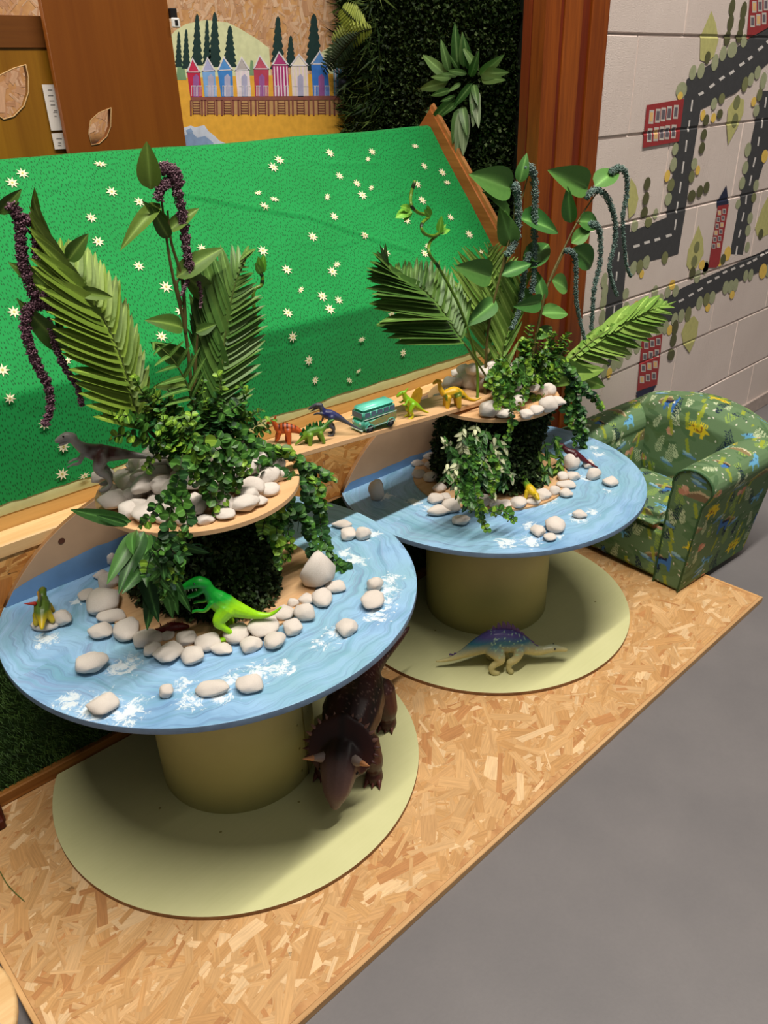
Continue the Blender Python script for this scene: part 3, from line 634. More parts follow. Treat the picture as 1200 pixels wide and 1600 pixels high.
def water_mat(name, cx, cy, splash):
    t = NT(name, .38, .4)
    co = t.coord(); s = t.n('ShaderNodeSeparateXYZ', i_0=co)
    x = t.math('SUBTRACT', s.outputs[0], cx); y = t.math('SUBTRACT', s.outputs[1], cy)
    wob = t.noise(co, 3.5, 3, .6); wob = t.math('MULTIPLY', t.math('SUBTRACT', wob, .5), .2)
    r = t.math('ADD', t.math('SQRT', t.math('ADD', t.math('MULTIPLY', x, x), t.math('MULTIPLY', t.math('MULTIPLY', y, y), 1.3))), wob)
    an = t.math('ARCTAN2', y, x)
    cv = t.n('ShaderNodeCombineXYZ', i_0=t.math('MULTIPLY', r, 1.0), i_1=t.math('MULTIPLY', an, .05), i_2=0.0).outputs[0]
    st = t.noise(t.mapping(cv, (95, 30, 1)), 1.0, 6, .75); st2 = t.noise(t.mapping(cv, (34, 12, 1), loc=(4, 2, 0)), 1.0, 4, .6)
    big = t.noise(t.mapping(co, (1, 1, 1), loc=(3, 1, 0)), 4.2, 4, .55)
    c = t.ramp(big, [(.28, lin((112, 154, 194))), (.46, lin((146, 186, 222))), (.62, lin((138, 182, 204))), (.78, lin((150, 190, 226)))])
    c = t.mix(t.ramp(st2, [(.46, (0, 0, 0)), (.68, (.75, .75, .75))]), c, lin((106, 158, 178)))
    c = t.mix(t.ramp(t.noise(t.mapping(cv, (60, 9, 1), loc=(9, 5, 0)), 1, 5, .7), [(.56, (0, 0, 0)), (.72, (.6, .6, .6))]), c, lin((128, 128, 168)))
    c = t.mix(t.ramp(st, [(.3, (.7, .7, .7)), (.5, (0, 0, 0))]), c, lin((90, 116, 156)))
    c = t.mix(t.ramp(st, [(.60, (0, 0, 0)), (.78, (.55, .55, .55))]), c, lin((178, 208, 226)))
    m_ = None
    for (sx, sy, sr, e) in splash:   # dabs of white paint where they were brushed on
        d = t.math('SQRT', t.math('ADD', t.math('POWER', t.math('SUBTRACT', s.outputs[0], sx), 2), t.math('MULTIPLY', t.math('POWER', t.math('SUBTRACT', s.outputs[1], sy), 2), e)))
        k = t.math('MAXIMUM', t.math('SUBTRACT', 1.0, t.math('DIVIDE', d, sr)), 0.0)
        m_ = k if m_ is None else t.math('MAXIMUM', m_, k)
    n1 = t.noise(co, 38, 5, .75, dist=1.2)
    wmask = t.ramp(t.math('ADD', t.math('MULTIPLY', m_, .30), t.math('MULTIPLY', n1, 1.0)), [(.66, (0, 0, 0)), (.74, (1, 1, 1))])
    wmask = t.mix(t.ramp(m_, [(.0, (0, 0, 0)), (.12, (1, 1, 1))]), (0, 0, 0, 1), wmask)
    c = t.mix(t.math('MULTIPLY', wmask, .8), c, lin((226, 234, 238)))
    t.color(c); t.bump(st, .25, .001); return t.m
def segpoly(cx, cy, r, n=160):
    """disc outline cut off along the bench front"""
    pts = []
    for k in range(n):
        a = 2*PI*k/n; x, y = cx+r*math.cos(a), cy+r*math.sin(a)
        pts.append((x, min(y, chord_y(x)-.001, 1.655 if x > 2.21 else 9)))
    return pts
SPL = [[(.44, 1.63, .05, 1), (.49, 1.44, .09, 1), (.50, 1.40, .06, 1)], []]
def world_splash(z, L): return [(at(x, y, z=z).x, at(x, y, z=z).y, r, 1.0) for (x, y, r) in L]
SPL[0] = world_splash(TH[0], [(75, 1000, .05), (195, 1040, .06), (150, 1105, .075), (200, 1112, .07), (110, 1098, .05), (285, 1070, .045), (300, 1090, .06), (360, 1058, .05), (410, 1050, .06), (440, 1045, .05), (345, 1088, .05), (600, 925, .055), (612, 905, .045), (520, 990, .05), (500, 1005, .04), (590, 960, .05), (580, 835, .05), (560, 875, .05), (605, 940, .05), (170, 905, .03), (230, 950, .03), (120, 940, .03), (540, 865, .04)])
SPL[1] = world_splash(TH[1], [(600, 775, .05), (650, 785, .05), (668, 792, .04), (790, 848, .06), (830, 845, .06), (870, 838, .04), (845, 785, .05), (860, 780, .04), (915, 748, .04), (952, 768, .03), (935, 710, .04), (930, 700, .03), (905, 810, .05), (925, 800, .04), (830, 822, .05)])
names = ['large cable drum table with blue painted water top nearest the camera on the left', 'smaller cable drum table with blue painted water top beside the dinosaur armchair']
pocket = []
for i in (0, 1):
    c, H, r = CT[i], TH[i], TR[i]
    T = thing('drum_table', names[i], 'table', (c.x, c.y, 0), 0, None)
    ML = Matrix.Translation((-c.x, -c.y, 0))
    for nm_, z0, z1, mt, rr in (('base_disc', 0, .013, M_GREEN, .5), ('table_top', H-.016, H, None, r)):
        me = prism_me(nm_, segpoly(c.x, c.y, rr), z0, z1, 'xy', None, .0012)
        top = mt or water_mat('painted_water_%d' % i, c.x, c.y, SPL[i])
        me.materials.append(top); me.materials.append(M_RIMB if mt is None else M_PLYE)
        for p in me.polygons: p.material_index = 0 if p.normal.z > .5 else 1
        me.transform(Matrix.Translation((0, 0, 0))); link(nm_, me, T, ML)
    # drum core of bent board with a butt seam
    rc = .212; prof = [(rc, .012), (rc, H-.016)]
    me = lathe_me('drum_core', prof, M_DRUM, 96); link('drum_core', me, T)
    a = math.atan2(1.28-c.y, .92-c.x) if i == 0 else -.6
    dr = Vector((math.cos(a), math.sin(a), 0))
    link('seam', box_me('seam', -.0012, .0012, -.003, .0015, .012, H-.016, flat('seam_dark', (120, 112, 60), .7), 0), T, Matrix.Translation(dr*(rc-.0005)) @ Matrix.Rotation(a+PI/2, 4, 'Z'))  # butt seam drawn as a thin strip in a darker olive
    sc = lathe_me('screw', [(.003, 0), (.0035, .001), (.002, .0018)], flat('screw_paint', (150, 142, 86), .5), 10)
    for k in range(7):
        for sgn in (-.028, .028):
            aa = a+sgn/rc*1.0
            link('screw', sc, T, Matrix.Translation((rc*math.cos(aa), rc*math.sin(aa), .05+k*(H-.1)/6)) @ Matrix.Rotation(aa, 4, 'Z') @ Matrix.Rotation(PI/2, 4, 'Y'))
    for (x, y) in ([(250, 1263), (467, 1253), (345, 1300)] if i == 0 else [(680, 985), (930, 940)]):
        p = at(x, y, z=.013); link('screw', sc, T, Matrix.Translation((p.x-c.x, p.y-c.y, .0125)))
    # the sawn-off piece stands upright against the bench as a splashback
    d = chord_y(c.x)-c.y; hw = math.sqrt(r*r-d*d); pts = []
    for k in range(41):
        u = -hw+2*hw*k/40; pts.append((c.x+u, H+max(0, math.sqrt(max(0, r*r-u*u))-d)+.0005))
    me = prism_me('splashback', pts, -.015, -.001, 'xz', None, .0008); me.materials.append(flat('raw_board_face', (176, 146, 118), .6, .3, .08, 12)); me.materials.append(M_PLYE)
    for p in me.polygons: p.material_index = 0 if p.normal.y < -.5 else 1
    me.transform(Matrix.Rotation(BR, 4, 'Z').to_4x4() if False else Matrix.Identity(4))
    TM = ML @ Matrix.Translation((c.x, chord_y(c.x), 0)) @ Matrix.Rotation(BR, 4, 'Z') @ Matrix.Translation((-c.x, 0, 0))
    sb = link('splashback', me, T, TM); sb['label'] = 'upright plywood segment with a blue painted lower band'
    band = []
    for k in range(31):
        u = -hw*.995+2*hw*.995*k/30; hmax = max(0, math.sqrt(max(0, r*r-u*u))-d)
        hb = ((.035+.035*math.sin((u+hw)*5.2)+.006*noise.noise((u*20, 0, i))) if i == 0 else .028+.008*noise.noise((u*12, 2, i)))
        band.append((c.x+u, H+min(hb, hmax*.97)))
    bmx = bmesh.new(); lo = [bmx.verts.new((p[0], -.0155, H+.0005)) for p in band]; hi = [bmx.verts.new((p[0], -.0155, max(p[1], H+.001))) for p in band]
    for k in range(30): bmx.faces.new((lo[k], lo[k+1], hi[k+1], hi[k]))
    link('blue_band', bm_mesh(bmx, 'blue_band', flat('band_blue', (104, 142, 186), .45, .35, .12, 14)), sb)
    # bare wooden ring under the rockery and the upper disc
    link('island_base', lathe_me('island_base', [(.255, H), (.255, H+.006)], M_PLY, 72, False), T)
    zi = ISL[i]; ri = (.231, .205)[i]
    link('upper_disc', lathe_me('upper_disc', [(ri-.001, zi-.012), (ri, zi-.011), (ri, zi-.001), (ri-.001, zi)], wood('upper_disc_ply', (226, 184, 138), (198, 152, 104), 'x', .5, .5, .3, .8), 72, False), T)
    link('island_core', lathe_me('island_core', [(.115, H+.006), (.115, zi-.012)], flat('core_dark', (24, 30, 16), .8), 32), T)
    if i == 0:
        p = at(96, 845, y=chord_y(.5)-.016); q = (p.x-c.x, p.y-c.y, p.z)
        kn = new_mesh('knot', [(.008*math.cos(a)*1.1, 0, .008*math.sin(a)) for a in [2*PI*k/10 for k in range(10)]], [tuple(range(10))], flat('knot', (84, 48, 34), .6))
        link('knot', kn, T, Matrix.Translation((q[0], chord_y(p.x)-c.y-.0158, q[2])))

# plank bridge between the two upper discs
def plank_z(x): return .871-.079*(x-.93)
pb = thing('plank_bridge', 'pale pine plank laid as a bridge between the two upper discs', 'plank', (.93, 1.475, .871), rot=(0, math.atan(.079), 0))
link('plank', box_me('plank', 0, .905, 0, .125, -.0135, 0, wood('pine_plank', (224, 184, 140), (204, 158, 112), 'x', .5, .45, .35, .8), .0015), pb)

# ------------------------------------------------------------------ armchair
SOFA_O = Vector((2.395, 1.055, 0)); SR = -.075
class Canvas:
    def __init__(s, n, size): s.n = n; s.size = size; s.a = np.zeros((n, n, 3)); s.a[:] = lin((100, 128, 90))[:3]
    def poly(s, pts, rgb, al=1.0):
        P = np.array(pts)/s.size*s.n; c = np.array(lin(rgb)[:3])
        x0, y0 = np.floor(P.min(0)).astype(int)-1; x1, y1 = np.ceil(P.max(0)).astype(int)+1
        X, Y = np.meshgrid(np.arange(x0, x1)+.5, np.arange(y0, y1)+.5); ins = np.zeros(X.shape, bool)
        for (ax, ay), (bx, by) in zip(P, np.roll(P, -1, 0)):
            with np.errstate(divide='ignore', invalid='ignore'):
                ins ^= ((ay > Y) != (by > Y)) & (X < (bx-ax)*(Y-ay)/(by-ay+1e-12)+ax)
        iy, ix = np.nonzero(ins); iy = (iy+y0) % s.n; ix = (ix+x0) % s.n
        s.a[iy, ix] = s.a[iy, ix]*(1-al)+c*al
    def ell(s, x, y, rx, ry, rgb, al=1.0, th=0):
        s.poly([(x+rx*math.cos(a)*math.cos(th)-ry*math.sin(a)*math.sin(th), y+rx*math.cos(a)*math.sin(th)+ry*math.sin(a)*math.cos(th)) for a in [2*PI*k/16 for k in range(16)]], rgb, al)
    def line(s, a, b, w_, rgb):
        d = math.hypot(b[0]-a[0], b[1]-a[1]) or 1; n_ = (-(b[1]-a[1])/d*w_/2, (b[0]-a[0])/d*w_/2)
        s.poly([(a[0]+n_[0], a[1]+n_[1]), (b[0]+n_[0], b[1]+n_[1]), (b[0]-n_[0], b[1]-n_[1]), (a[0]-n_[0], a[1]-n_[1])], rgb)
def draw_print(S):
    R_ = random.Random(11)
    def xf(cx, cy, sc, th, fl, pts): return [(cx+sc*((p[0]*fl)*math.cos(th)-p[1]*math.sin(th)), cy+sc*((p[0]*fl)*math.sin(th)+p[1]*math.cos(th))) for p in pts]
    for k in range(60): S.ell(R_.random()*.34, R_.random()*.34, R_.uniform(.01, .04), R_.uniform(.004, .012), R_.choice([(72, 108, 66), (54, 90, 54), (84, 110, 64)]), .5, R_.uniform(-.5, .5))
    def fern(x, y, L, th, rgb):
        for k in range(9):
            u = k/9; px_, py_ = x+L*u*math.cos(th), y+L*u*math.sin(th); l = L*.33*(1-u*.6)
            for sg in (-1, 1): S.line((px_, py_), (px_+l*math.cos(th+sg*.8), py_+l*math.sin(th+sg*.8)), .0022, rgb)
    def hill(x, y, sc, rgb, top): 
        S.poly(xf(x, y, sc, 0, 1, [(-1, 0), (-.6, .35), (0, .45), (.5, .2), (1, 0), (.4, -.12), (-.4, -.1)]), rgb); S.poly(xf(x, y, sc, 0, 1, [(-1, .02), (-.6, .37), (0, .5), (.5, .25), (1, 0), (.5, .16), (0, .36), (-.5, .25)]), top)
    def stego(x, y, sc, fl):
        b = [(-1, -.05), (-.6, .1), (-.35, .38), (0, .5), (.35, .4), (.65, .1), (1, -.15), (.6, -.12), (.45, -.5), (.3, -.5), (.25, -.22), (-.25, -.22), (-.3, -.5), (-.45, -.5), (-.5, -.15)]
        for k in range(9): u = -.6+k*.15; S.poly(xf(x, y, sc, 0, fl, [(u-.09, .25), (u, .5+.12*math.cos(u*2)), (u+.09, .25)]), (214, 200, 40))
        S.poly(xf(x, y, sc, 0, fl, b), (226, 202, 44))
        for k in range(12): S.ell(x+R_.uniform(-.4, .4)*sc, y+R_.uniform(-.1, .3)*sc, .0022, .0022, (150, 104, 40))
    def long(x, y, sc, fl):
        b = [(-.9, -.5), (-.7, -.5), (-.6, -.1), (0, -.15), (.1, -.5), (.3, -.5), (.35, 0), (.9, -.2), (.3, .3), (-.3, .35), (-.6, .3), (-.68, .9), (-.8, 1.15), (-1, 1.1), (-.88, .9), (-.9, .2)]
        S.poly(xf(x, y, sc, 0, fl, b), (62, 112, 176))
        for k in range(8): S.ell(x+fl*(-.5+k*.14)*sc, y+(.34-.02*k)*sc, .0035, .0035, (24, 32, 62))
        S.poly(xf(x, y, sc, 0, fl, [(-.4, .4), (.2, .5), (1.1, .05), (1.3, -.1), (.6, -.1), (.3, .28)]), (122, 98, 70), .9)
        S.poly(xf(x, y, sc, 0, fl, [(-.4, .46), (.2, .6), (1.1, .2), (1.3, -.05), (1.0, .12), (.2, .5)]), (190, 170, 130), .9)
    def zeb(x, y, sc, fl):
        S.poly(xf(x, y, sc, 0, fl, [(-1, 0), (-.6, .2), (.4, .3), (.7, .6), (1, .5), (.9, .2), (.6, 0), (.5, -.5), (.35, -.5), (.25, -.1), (-.3, -.15), (-.4, -.5), (-.55, -.5), (-.5, 0)]), (104, 168, 206))
        for k in range(6): u = -.5+k*.2; S.poly(xf(x, y, sc, 0, fl, [(u, .26), (u+.08, .26), (u+.05, 0), (u+.02, 0)]), (28, 40, 78))
    for (x, y) in [(R_.random()*.34, R_.random()*.34) for _ in range(16)]+[(.03, .05), (.19, .02), (.30, .12), (.10, .16), (.25, .21), (.02, .25), (.15, .29), (.31, .31), (.07, .10), (.22, .12)]:
        fern(x, y, R_.uniform(.035, .055), R_.uniform(1.0, 2.2), R_.choice([(186, 200, 160), (30, 46, 66), (140, 168, 80), (186, 200, 160)]))
    hill(.10, .02, .04, (128, 104, 78), (190, 172, 136)); hill(.26, .27, .05, (120, 112, 76), (186, 178, 110)); hill(.03, .20, .035, (138, 120, 84), (196, 186, 150))
    stego(.085, .235, .034, 1); stego(.25, .075, .036, -1); long(.17, .17, .034, 1); long(.01, .11, .026, 1); zeb(.29, .20, .028, 1); zeb(.13, .085, .026, -1); zeb(.20, .325, .026, 1)
    for (x, y) in [(.20, .25), (.05, .30), (.14, .03), (.32, .05), (.08, .14)]:
        for k in range(4): S.ell(x+R_.uniform(-.01, .01), y+R_.uniform(-.006, .006), .009, .007, R_.choice([(206, 150, 122), (196, 138, 112), (216, 168, 140)]))
    for k in range(16): x, y = R_.random()*.34, R_.random()*.34; S.poly([(x, y), (x+.012, y+.035), (x+.02, y+.03), (x+.008, y-.004)], (156, 168, 44), .8)
    for k in range(90): S.ell(R_.random()*.34, R_.random()*.34, .0018, .0018, (226, 224, 206))
    for k in range(7): x, y = R_.random()*.34, R_.random()*.34; S.ell(x, y, .02, .0035, (96, 140, 180), .9, .15); S.ell(x+.008, y+.006, .014, .003, (150, 190, 200), .9, .15)
SFC = Canvas(460, .34); draw_print(SFC)
def sofa_color(co, no):
    k = np.abs(no); uv = np.where((k[:, 0] > k[:, 1])[:, None] & (k[:, 0] > k[:, 2]*.6)[:, None], co[:, [1, 2]], np.where((k[:, 1] > k[:, 2]*.6)[:, None], co[:, [0, 2]], co[:, [1, 0]]))
    uv = uv/1.55+np.where((k[:, 0] > k[:, 1])[:, None], .11, .03)
    ij = ((uv % .34)/.34*460).astype(int) % 460
    return SFC.a[ij[:, 1], ij[:, 0]]
M_SOFA = attr_mat('printed_cotton', .75, .25, .06, 400, .1)
sofa = thing('kids_armchair', "small child's armchair in green cotton printed with dinosaurs and ferns", 'armchair', SOFA_O, SR)
def rbox(bm, x0, x1, y0, y1, z0, z1, r, seg=4):
    b2 = bmesh.new(); bmesh.ops.create_cube(b2, size=1)
    for v_ in b2.verts: v_.co = Vector(((x0+x1)/2+v_.co.x*(x1-x0), (y0+y1)/2+v_.co.y*(y1-y0), (z0+z1)/2+v_.co.z*(z1-z0)))
    bmesh.ops.bevel(b2, geom=b2.edges[:], offset=r, segments=seg, affect='EDGES')
    me = bpy.data.meshes.new('t'); b2.to_mesh(me); b2.free(); bm.from_mesh(me); bpy.data.meshes.remove(me)
def sofa_part(name, bm, it=3):
    for v_ in bm.verts:   # the arms splay outwards and the whole seat leans back a little
        z = max(0, v_.co.z)/.45; x = v_.co.x/SD
        v_.co.x += .065*z*x; v_.co.y += .05*z*(v_.co.y/SW*2-1)*abs(v_.co.y/SW*2-1)
    me = remeshed(bm, name, .0042, M_SOFA, it); color_mesh(me, sofa_color); return link(name, me, sofa)
SW, SD = .535, .455
bm = bmesh.new(); rbox(bm, .012, SD, .02, SW-.02, .008, .215, .015); sofa_part('base', bm)
bm = bmesh.new(); rbox(bm, -.004, .32, .106, SW-.106, .198, .268, .03); sofa_part('seat_cushion', bm)
def arm_outline(y0, out):
    """front view of an arm: upright sides and a scrolled round top leaning outwards"""
    pts = []; w_ = .108; s = -1 if out < 0 else 1
    base_in, base_out = (y0+w_, y0) if s < 0 else (y0, y0+w_)
    cx, cz, r = (y0+w_/2+s*.008), .425, .062
    pts.append((base_out, .008)); pts.append((base_in, .008)); 
    pts.append((base_in, .36))
    a0 = PI*.9 if s > 0 else PI*.1
    for k in range(15):
        a = (PI+.35)-(PI+.7)*k/14 if s > 0 else -.35+(PI+.7)*k/14
        pts.append((cx+r*math.cos(a), cz+r*math.sin(a)))
    pts.append((base_out+s*-.002, .36))
    return pts
for s, y0 in ((-1, 0.0), (1, SW-.108)):
    ol = arm_outline(y0, s)
    bm = bmesh.new(); bm.from_mesh(prism_me('a', ol, .006, SD-.005, 'yz', None, .004)); sofa_part('arm', bm, 2)
    cp = [(-.0005, p[0]+(0 if abs(p[1]-.008) > .01 else 0), p[1]) for p in ol[1:]]+[(-.0005, ol[0][0], ol[0][1])]
    cx = sum(p[1] for p in cp)/len(cp)
    cp = [(.004, cx+(p[1]-cx)*.93, p[2]-.003) for p in cp]
    cp = [(p[0], p[1]+.05*p[2]/.45*(p[1]/SW*2-1)*abs(p[1]/SW*2-1), p[2]) for p in cp]
    link('piping', tube_me('piping', cp, .0035, flat('piping_cloth', (58, 92, 58), .7, .2, .2, 90), 8), sofa)
# wrap-around back
bm = bmesh.new(); N = 26; ringsA = []
for k in range(N+1):
    u = k/N; y = .004+(SW-.008)*u; cu = 1-(2*u-1)**2
    top = .452+.118*cu**.6; fx = SD-.135-.015*cu+.05*(abs(2*u-1))**3; bxk = SD+.01+.015*cu
    prof = [(fx+.02, .15), (fx, .28), (fx-.004, top-.075), (fx+.012, top-.03), (fx+.045, top-.004), (fx+.08, top), (bxk-.012, top-.022), (bxk, top-.07), (bxk-.01, .01), (fx+.05, .01)]
    ringsA.append([bm.verts.new((p[0], y, p[1])) for p in prof])
for a, b in zip(ringsA[:-1], ringsA[1:]):
    for k in range(10): bm.faces.new((a[k], a[(k+1) % 10], b[(k+1) % 10], b[k]))
bm.faces.new(ringsA[0]); bm.faces.new(list(reversed(ringsA[-1]))); bmesh.ops.recalc_face_normals(bm, faces=bm.faces[:])
sofa_part('backrest', bm, 6)
for (x, y) in ((.03, .05), (.03, SW-.05), (SD-.03, .05), (SD-.03, SW-.05)):
    link('foot', lathe_me('foot', [(.012, -.004 if x < .2 else FZ), (.014, .01)], flat('black_plastic', (30, 28, 28), .4), 12), sofa, Matrix.Translation((x, y, 0.0)))
# ------------------------------------------------------------------ pebbles
t = NT('white_pebble', .75, .25); co = t.coord(); inf = t.n('ShaderNodeObjectInfo').outputs['Random']
v2 = t.n('ShaderNodeVectorMath', operation='ADD', i_0=co, i_1=t.n('ShaderNodeCombineXYZ', i_0=t.math('MULTIPLY', inf, 9), i_1=inf, i_2=inf).outputs[0]).outputs[0]
f = t.noise(v2, 40, 4, .6); f2 = t.noise(v2, 160, 4, .7)
c = t.ramp(f, [(.3, lin((214, 202, 190))), (.55, lin((232, 224, 216))), (.8, lin((240, 236, 232)))])
c = t.mix(t.ramp(f2, [(.5, (0, 0, 0)), (.75, (.5, .5, .5))]), c, lin((178, 158, 146)))
t.color(t.mix(t.math('MULTIPLY', inf, .18), c, lin((196, 180, 166)))); t.bump(f2, .6, .002); M_PEB = t.m
peb = []
for k in range(9):
    bm = bmesh.new(); bmesh.ops.create_icosphere(bm, subdivisions=3, radius=1); rr = random.Random(k+40)
    cuts = [(Vector((rr.gauss(0, 1), rr.gauss(0, 1), rr.gauss(0, .8))).normalized(), rr.uniform(.68, .9)) for _ in range(8 if k % 3 else 12)]
    for v_ in bm.verts:
        p = v_.co.copy(); q = p*(1+.20*noise.noise(p*1.2+Vector((k*5, 0, 0)))+.10*noise.noise(p*2.6+Vector((k*5, 3, 0)))+.03*noise.noise(p*6+Vector((k*5, 3, 0))))
        for n_, d_ in cuts:
            e = q.dot(n_)-d_
            if e > 0: q -= n_*e*.85
        v_.co = q
    peb.append(bm_mesh(bm, 'pebble', M_PEB, True))
PI_ = [0]
def pebble(px, py, wp, hp, z, label, group, k=None, up=None, name='pebble', tilt=0, lift=0):
    """a stone seen at px,py with this outline in the photograph, lying on height z"""
    P = at(px, py, z=z); s = 1/ppm(P); w_ = wp*s/2; PI_[0] += 1; rr = random.Random(PI_[0]*7+3)
    h = hp*s/2/ .80
    if up: sx, sy, sz = w_*1.05, w_*1.0, h*(.98 if up == 2 else .72)
    else: sz = min(w_, h)*.62; sy = max(h*1.05, w_*.45); sx = w_
    rz = -AZ+tilt
    o = link(name, peb[(PI_[0] if k is None else k) % 9])
    ctr = P-(CAM-P).normalized()*0; ctr = at(px, py, z=z+sz*.78)
    o.matrix_world = Matrix.Translation((ctr.x, ctr.y, z+sz*.80+lift)) @ Matrix.Rotation(rz+rr.uniform(-.25, .25), 4, 'Z') @ Matrix.Diagonal((sx*1.04, sy*1.04, sz, 1))
    return tag(o, label, 'pebble', group)
z0, z1 = TH
ORD = ['first', 'second', 'third', 'fourth', 'fifth', 'sixth', 'seventh', 'eighth', 'ninth', 'tenth', 'eleventh', 'twelfth', 'thirteenth', 'fourteenth', 'fifteenth', 'sixteenth', 'seventeenth', 'eighteenth', 'nineteenth', 'twentieth', 'twenty-first', 'twenty-second', 'twenty-third', 'twenty-fourth', 'twenty-fifth', 'twenty-sixth', 'twenty-seventh']
def ordered(L, where):
    """labels by size and by place counted from the left"""
    out = {}
    for k, s_ in enumerate(sorted(L, key=lambda q: (q[0], q[1]))):
        a_ = s_[2]*s_[3]; w_ = 'large' if a_ > 1250 else 'small' if a_ < 520 else 'middling'
        out[s_] = '%s white pebble, %s from the left %s' % (w_, ORD[k], where)
    return out
gL = 'white pebbles ringing the left rockery'
RL = [(174, 875, 16, 26), (157, 898, 20, 18), (170, 908, 38, 30), (163, 938, 58, 48), (174, 962, 42, 24), (158, 986, 38, 28), (197, 984, 42, 38), (230, 996, 46, 32), (263, 993, 22, 18), (236, 1015, 28, 26), (263, 1019, 42, 36), (291, 998, 38, 26), (301, 1022, 38, 34), (325, 1002, 38, 34), (347, 1014, 36, 20), (369, 990, 44, 32), (392, 1006, 34, 28), (412, 978, 52, 38), (428, 1002, 36, 30), (442, 958, 36, 26), (457, 980, 34, 28), (458, 942, 18, 18), (476, 957, 30, 32), (480, 936, 28, 20), (503, 934, 34, 32), (446, 1000, 8, 8)][:-1]
OL = ordered(RL, 'in the ring around the left rockery')
for (x, y, a, b) in RL: pebble(x, y, a, b, z0, OL[(x, y, a, b)], gL, up=(b > a*.95))
pebble(497, 893, 50, 56, z0, 'largest whitish boulder under the trailing vines on the right of the left rockery', None, 2, 2, 'boulder')
for (x, y, a, b, l) in [(136, 929, 26, 22, 'small white pebble sitting just outside the ring beside the big oval stone'),
        (140, 1037, 54, 36, 'big flat white pebble alone on the left part of the near blue table'), (161, 1100, 44, 36, 'white pebble on a white paint patch at the front edge of the near table'),
        (260, 1080, 24, 24, 'smallest lone white pebble near the front of the near blue table'), (331, 1074, 54, 28, 'long lumpy white pebble near the front of the near blue table'),
        (390, 1067, 40, 32, 'angular beige white pebble right of the long lumpy one on the near table'), (98, 966, 28, 30, 'rounded pebble leaning beside the stone under the sail-backed toy dinosaur'),
        (72, 975, 48, 22, 'flat white pebble carrying the sail-backed toy dinosaur'), (542, 979, 34, 32, 'white pebble in front of the trailing vine tip on the near table'),
        (583, 937, 38, 34, 'pinkish flat pebble at the right edge of the near table behind the vine tip'), (585, 914, 26, 28, 'round white pebble behind the pinkish flat one at the right table edge'),
        (534, 819, 30, 16, 'flattest white pebble of the trio at the back right of the near table'), (544, 834, 28, 24, 'middle white pebble of the trio at the back right of the near table'),
        (567, 833, 24, 24, 'roundest white pebble, right one of the trio at the back of the near table'), (524, 916, 30, 22, 'white pebble half hidden by vine leaves right of the boulder')]:
    pebble(x, y, a, b, z0, l, None, up=(b > a*.98))
gR = 'white pebbles ringing the right rockery'
RL = [(653, 724, 22, 14), (654, 741, 22, 17), (675, 712, 30, 16), (677, 727, 30, 18), (673, 746, 26, 22), (687, 762, 20, 22), (695, 777, 22, 16), (681, 778, 28, 20), (705, 790, 26, 26), (687, 797, 42, 20), (751, 783, 34, 24), (773, 786, 26, 18), (789, 787, 24, 16), (810, 786, 28, 24), (832, 783, 26, 16), (848, 773, 28, 22), (866, 767, 18, 20), (884, 757, 28, 16), (885, 770, 22, 18), (893, 722, 26, 30), (895, 743, 24, 18), (879, 745, 18, 20)]
OL = ordered(RL, 'in the ring around the right rockery')
for (x, y, a, b) in RL: pebble(x, y, a, b, z1, OL[(x, y, a, b)], gR, up=(b > a*.95))
for (x, y, a, b, l, u) in [(719, 813, 30, 20, 'lone white pebble in front of the variegated sprays on the far table', 0), (588, 767, 22, 30, 'pointed pebble standing upright near the left end of the far table', 1), (919, 725, 20, 16, 'pebble behind the round pair at the right end of the far table', 0),
        (927, 740, 22, 22, 'round pebble beside the maroon toy tail on the far table', 1), (953, 752, 22, 20, 'rightmost white pebble standing alone on the far table', 0), (906, 803, 24, 16, 'small flat pebble alone near the front right of the far table', 0),
        (867, 820, 34, 28, 'largest pebble of the trio at the front of the far table', 0), (841, 828, 24, 24, 'left pebble of the trio at the front of the far table', 0), (859, 839, 22, 15, 'smallest pebble of the trio at the front of the far table', 0)]:
    pebble(x, y, a, b, z1, l, None, 5 if u and x == 588 else None, 2 if x == 588 else bool(u))
def heap(i, zt, r, spots, n, label, group, seed):
    """stones piled on an upper disc: the outlined ones first, the rest fill the middle"""
    OL = ordered(spots, 'along the edge of the %s upper disc' % ('left' if i == 0 else 'right'))
    for (x, y, a, b) in spots: pebble(x, y, a, b, zt, OL[(x, y, a, b)], group, up=(b > a*.9))
    rr = random.Random(seed); c = CT[i]
    for k in range(n):
        q = math.sqrt((k+.5)/n)*(r-.055); a = k*2.39996
        lay = .0 if q > r*.62 else (.03 if q > r*.33 else .055); lay += rr.uniform(0, .008)
        s = rr.uniform(.024, .034)
        x_, y_ = c.x+q*math.cos(a), c.y+q*math.sin(a)
        if i == 1 and x_ < 1.845 and 1.46 < y_ < 1.612: continue
        if i == 0 and x_ > .915 and 1.46 < y_ < 1.612 and lay < .03: continue
        o = link('pebble', peb[k % 9]); o.matrix_world = Matrix.Translation((x_, y_, zt+s*.6+lay)) @ Matrix.Rotation(rr.random()*6, 4, 'Z') @ Matrix.Diagonal((s*1.15, s*.9, s*.7, 1))
        tag(o, label, 'pebble', group)
heap(0, ISL[0], .231, [(158, 745, 36, 32), (178, 782, 42, 38), (203, 797, 42, 36), (172, 765, 30, 26), (232, 800, 46, 40), (262, 808, 40, 26), (290, 812, 34, 22), (320, 811, 30, 20), (352, 803, 36, 22), (380, 787, 48, 34), (404, 783, 28, 20), (248, 752, 56, 54), (212, 768, 40, 34), (200, 742, 40, 26), (232, 728, 44, 30), (420, 765, 36, 24), (436, 740, 34, 26), (255, 780, 44, 34)], 62, 'white pebble in the inner heap on the left upper disc among the stems', 'white pebbles heaped on the left upper disc', 3)
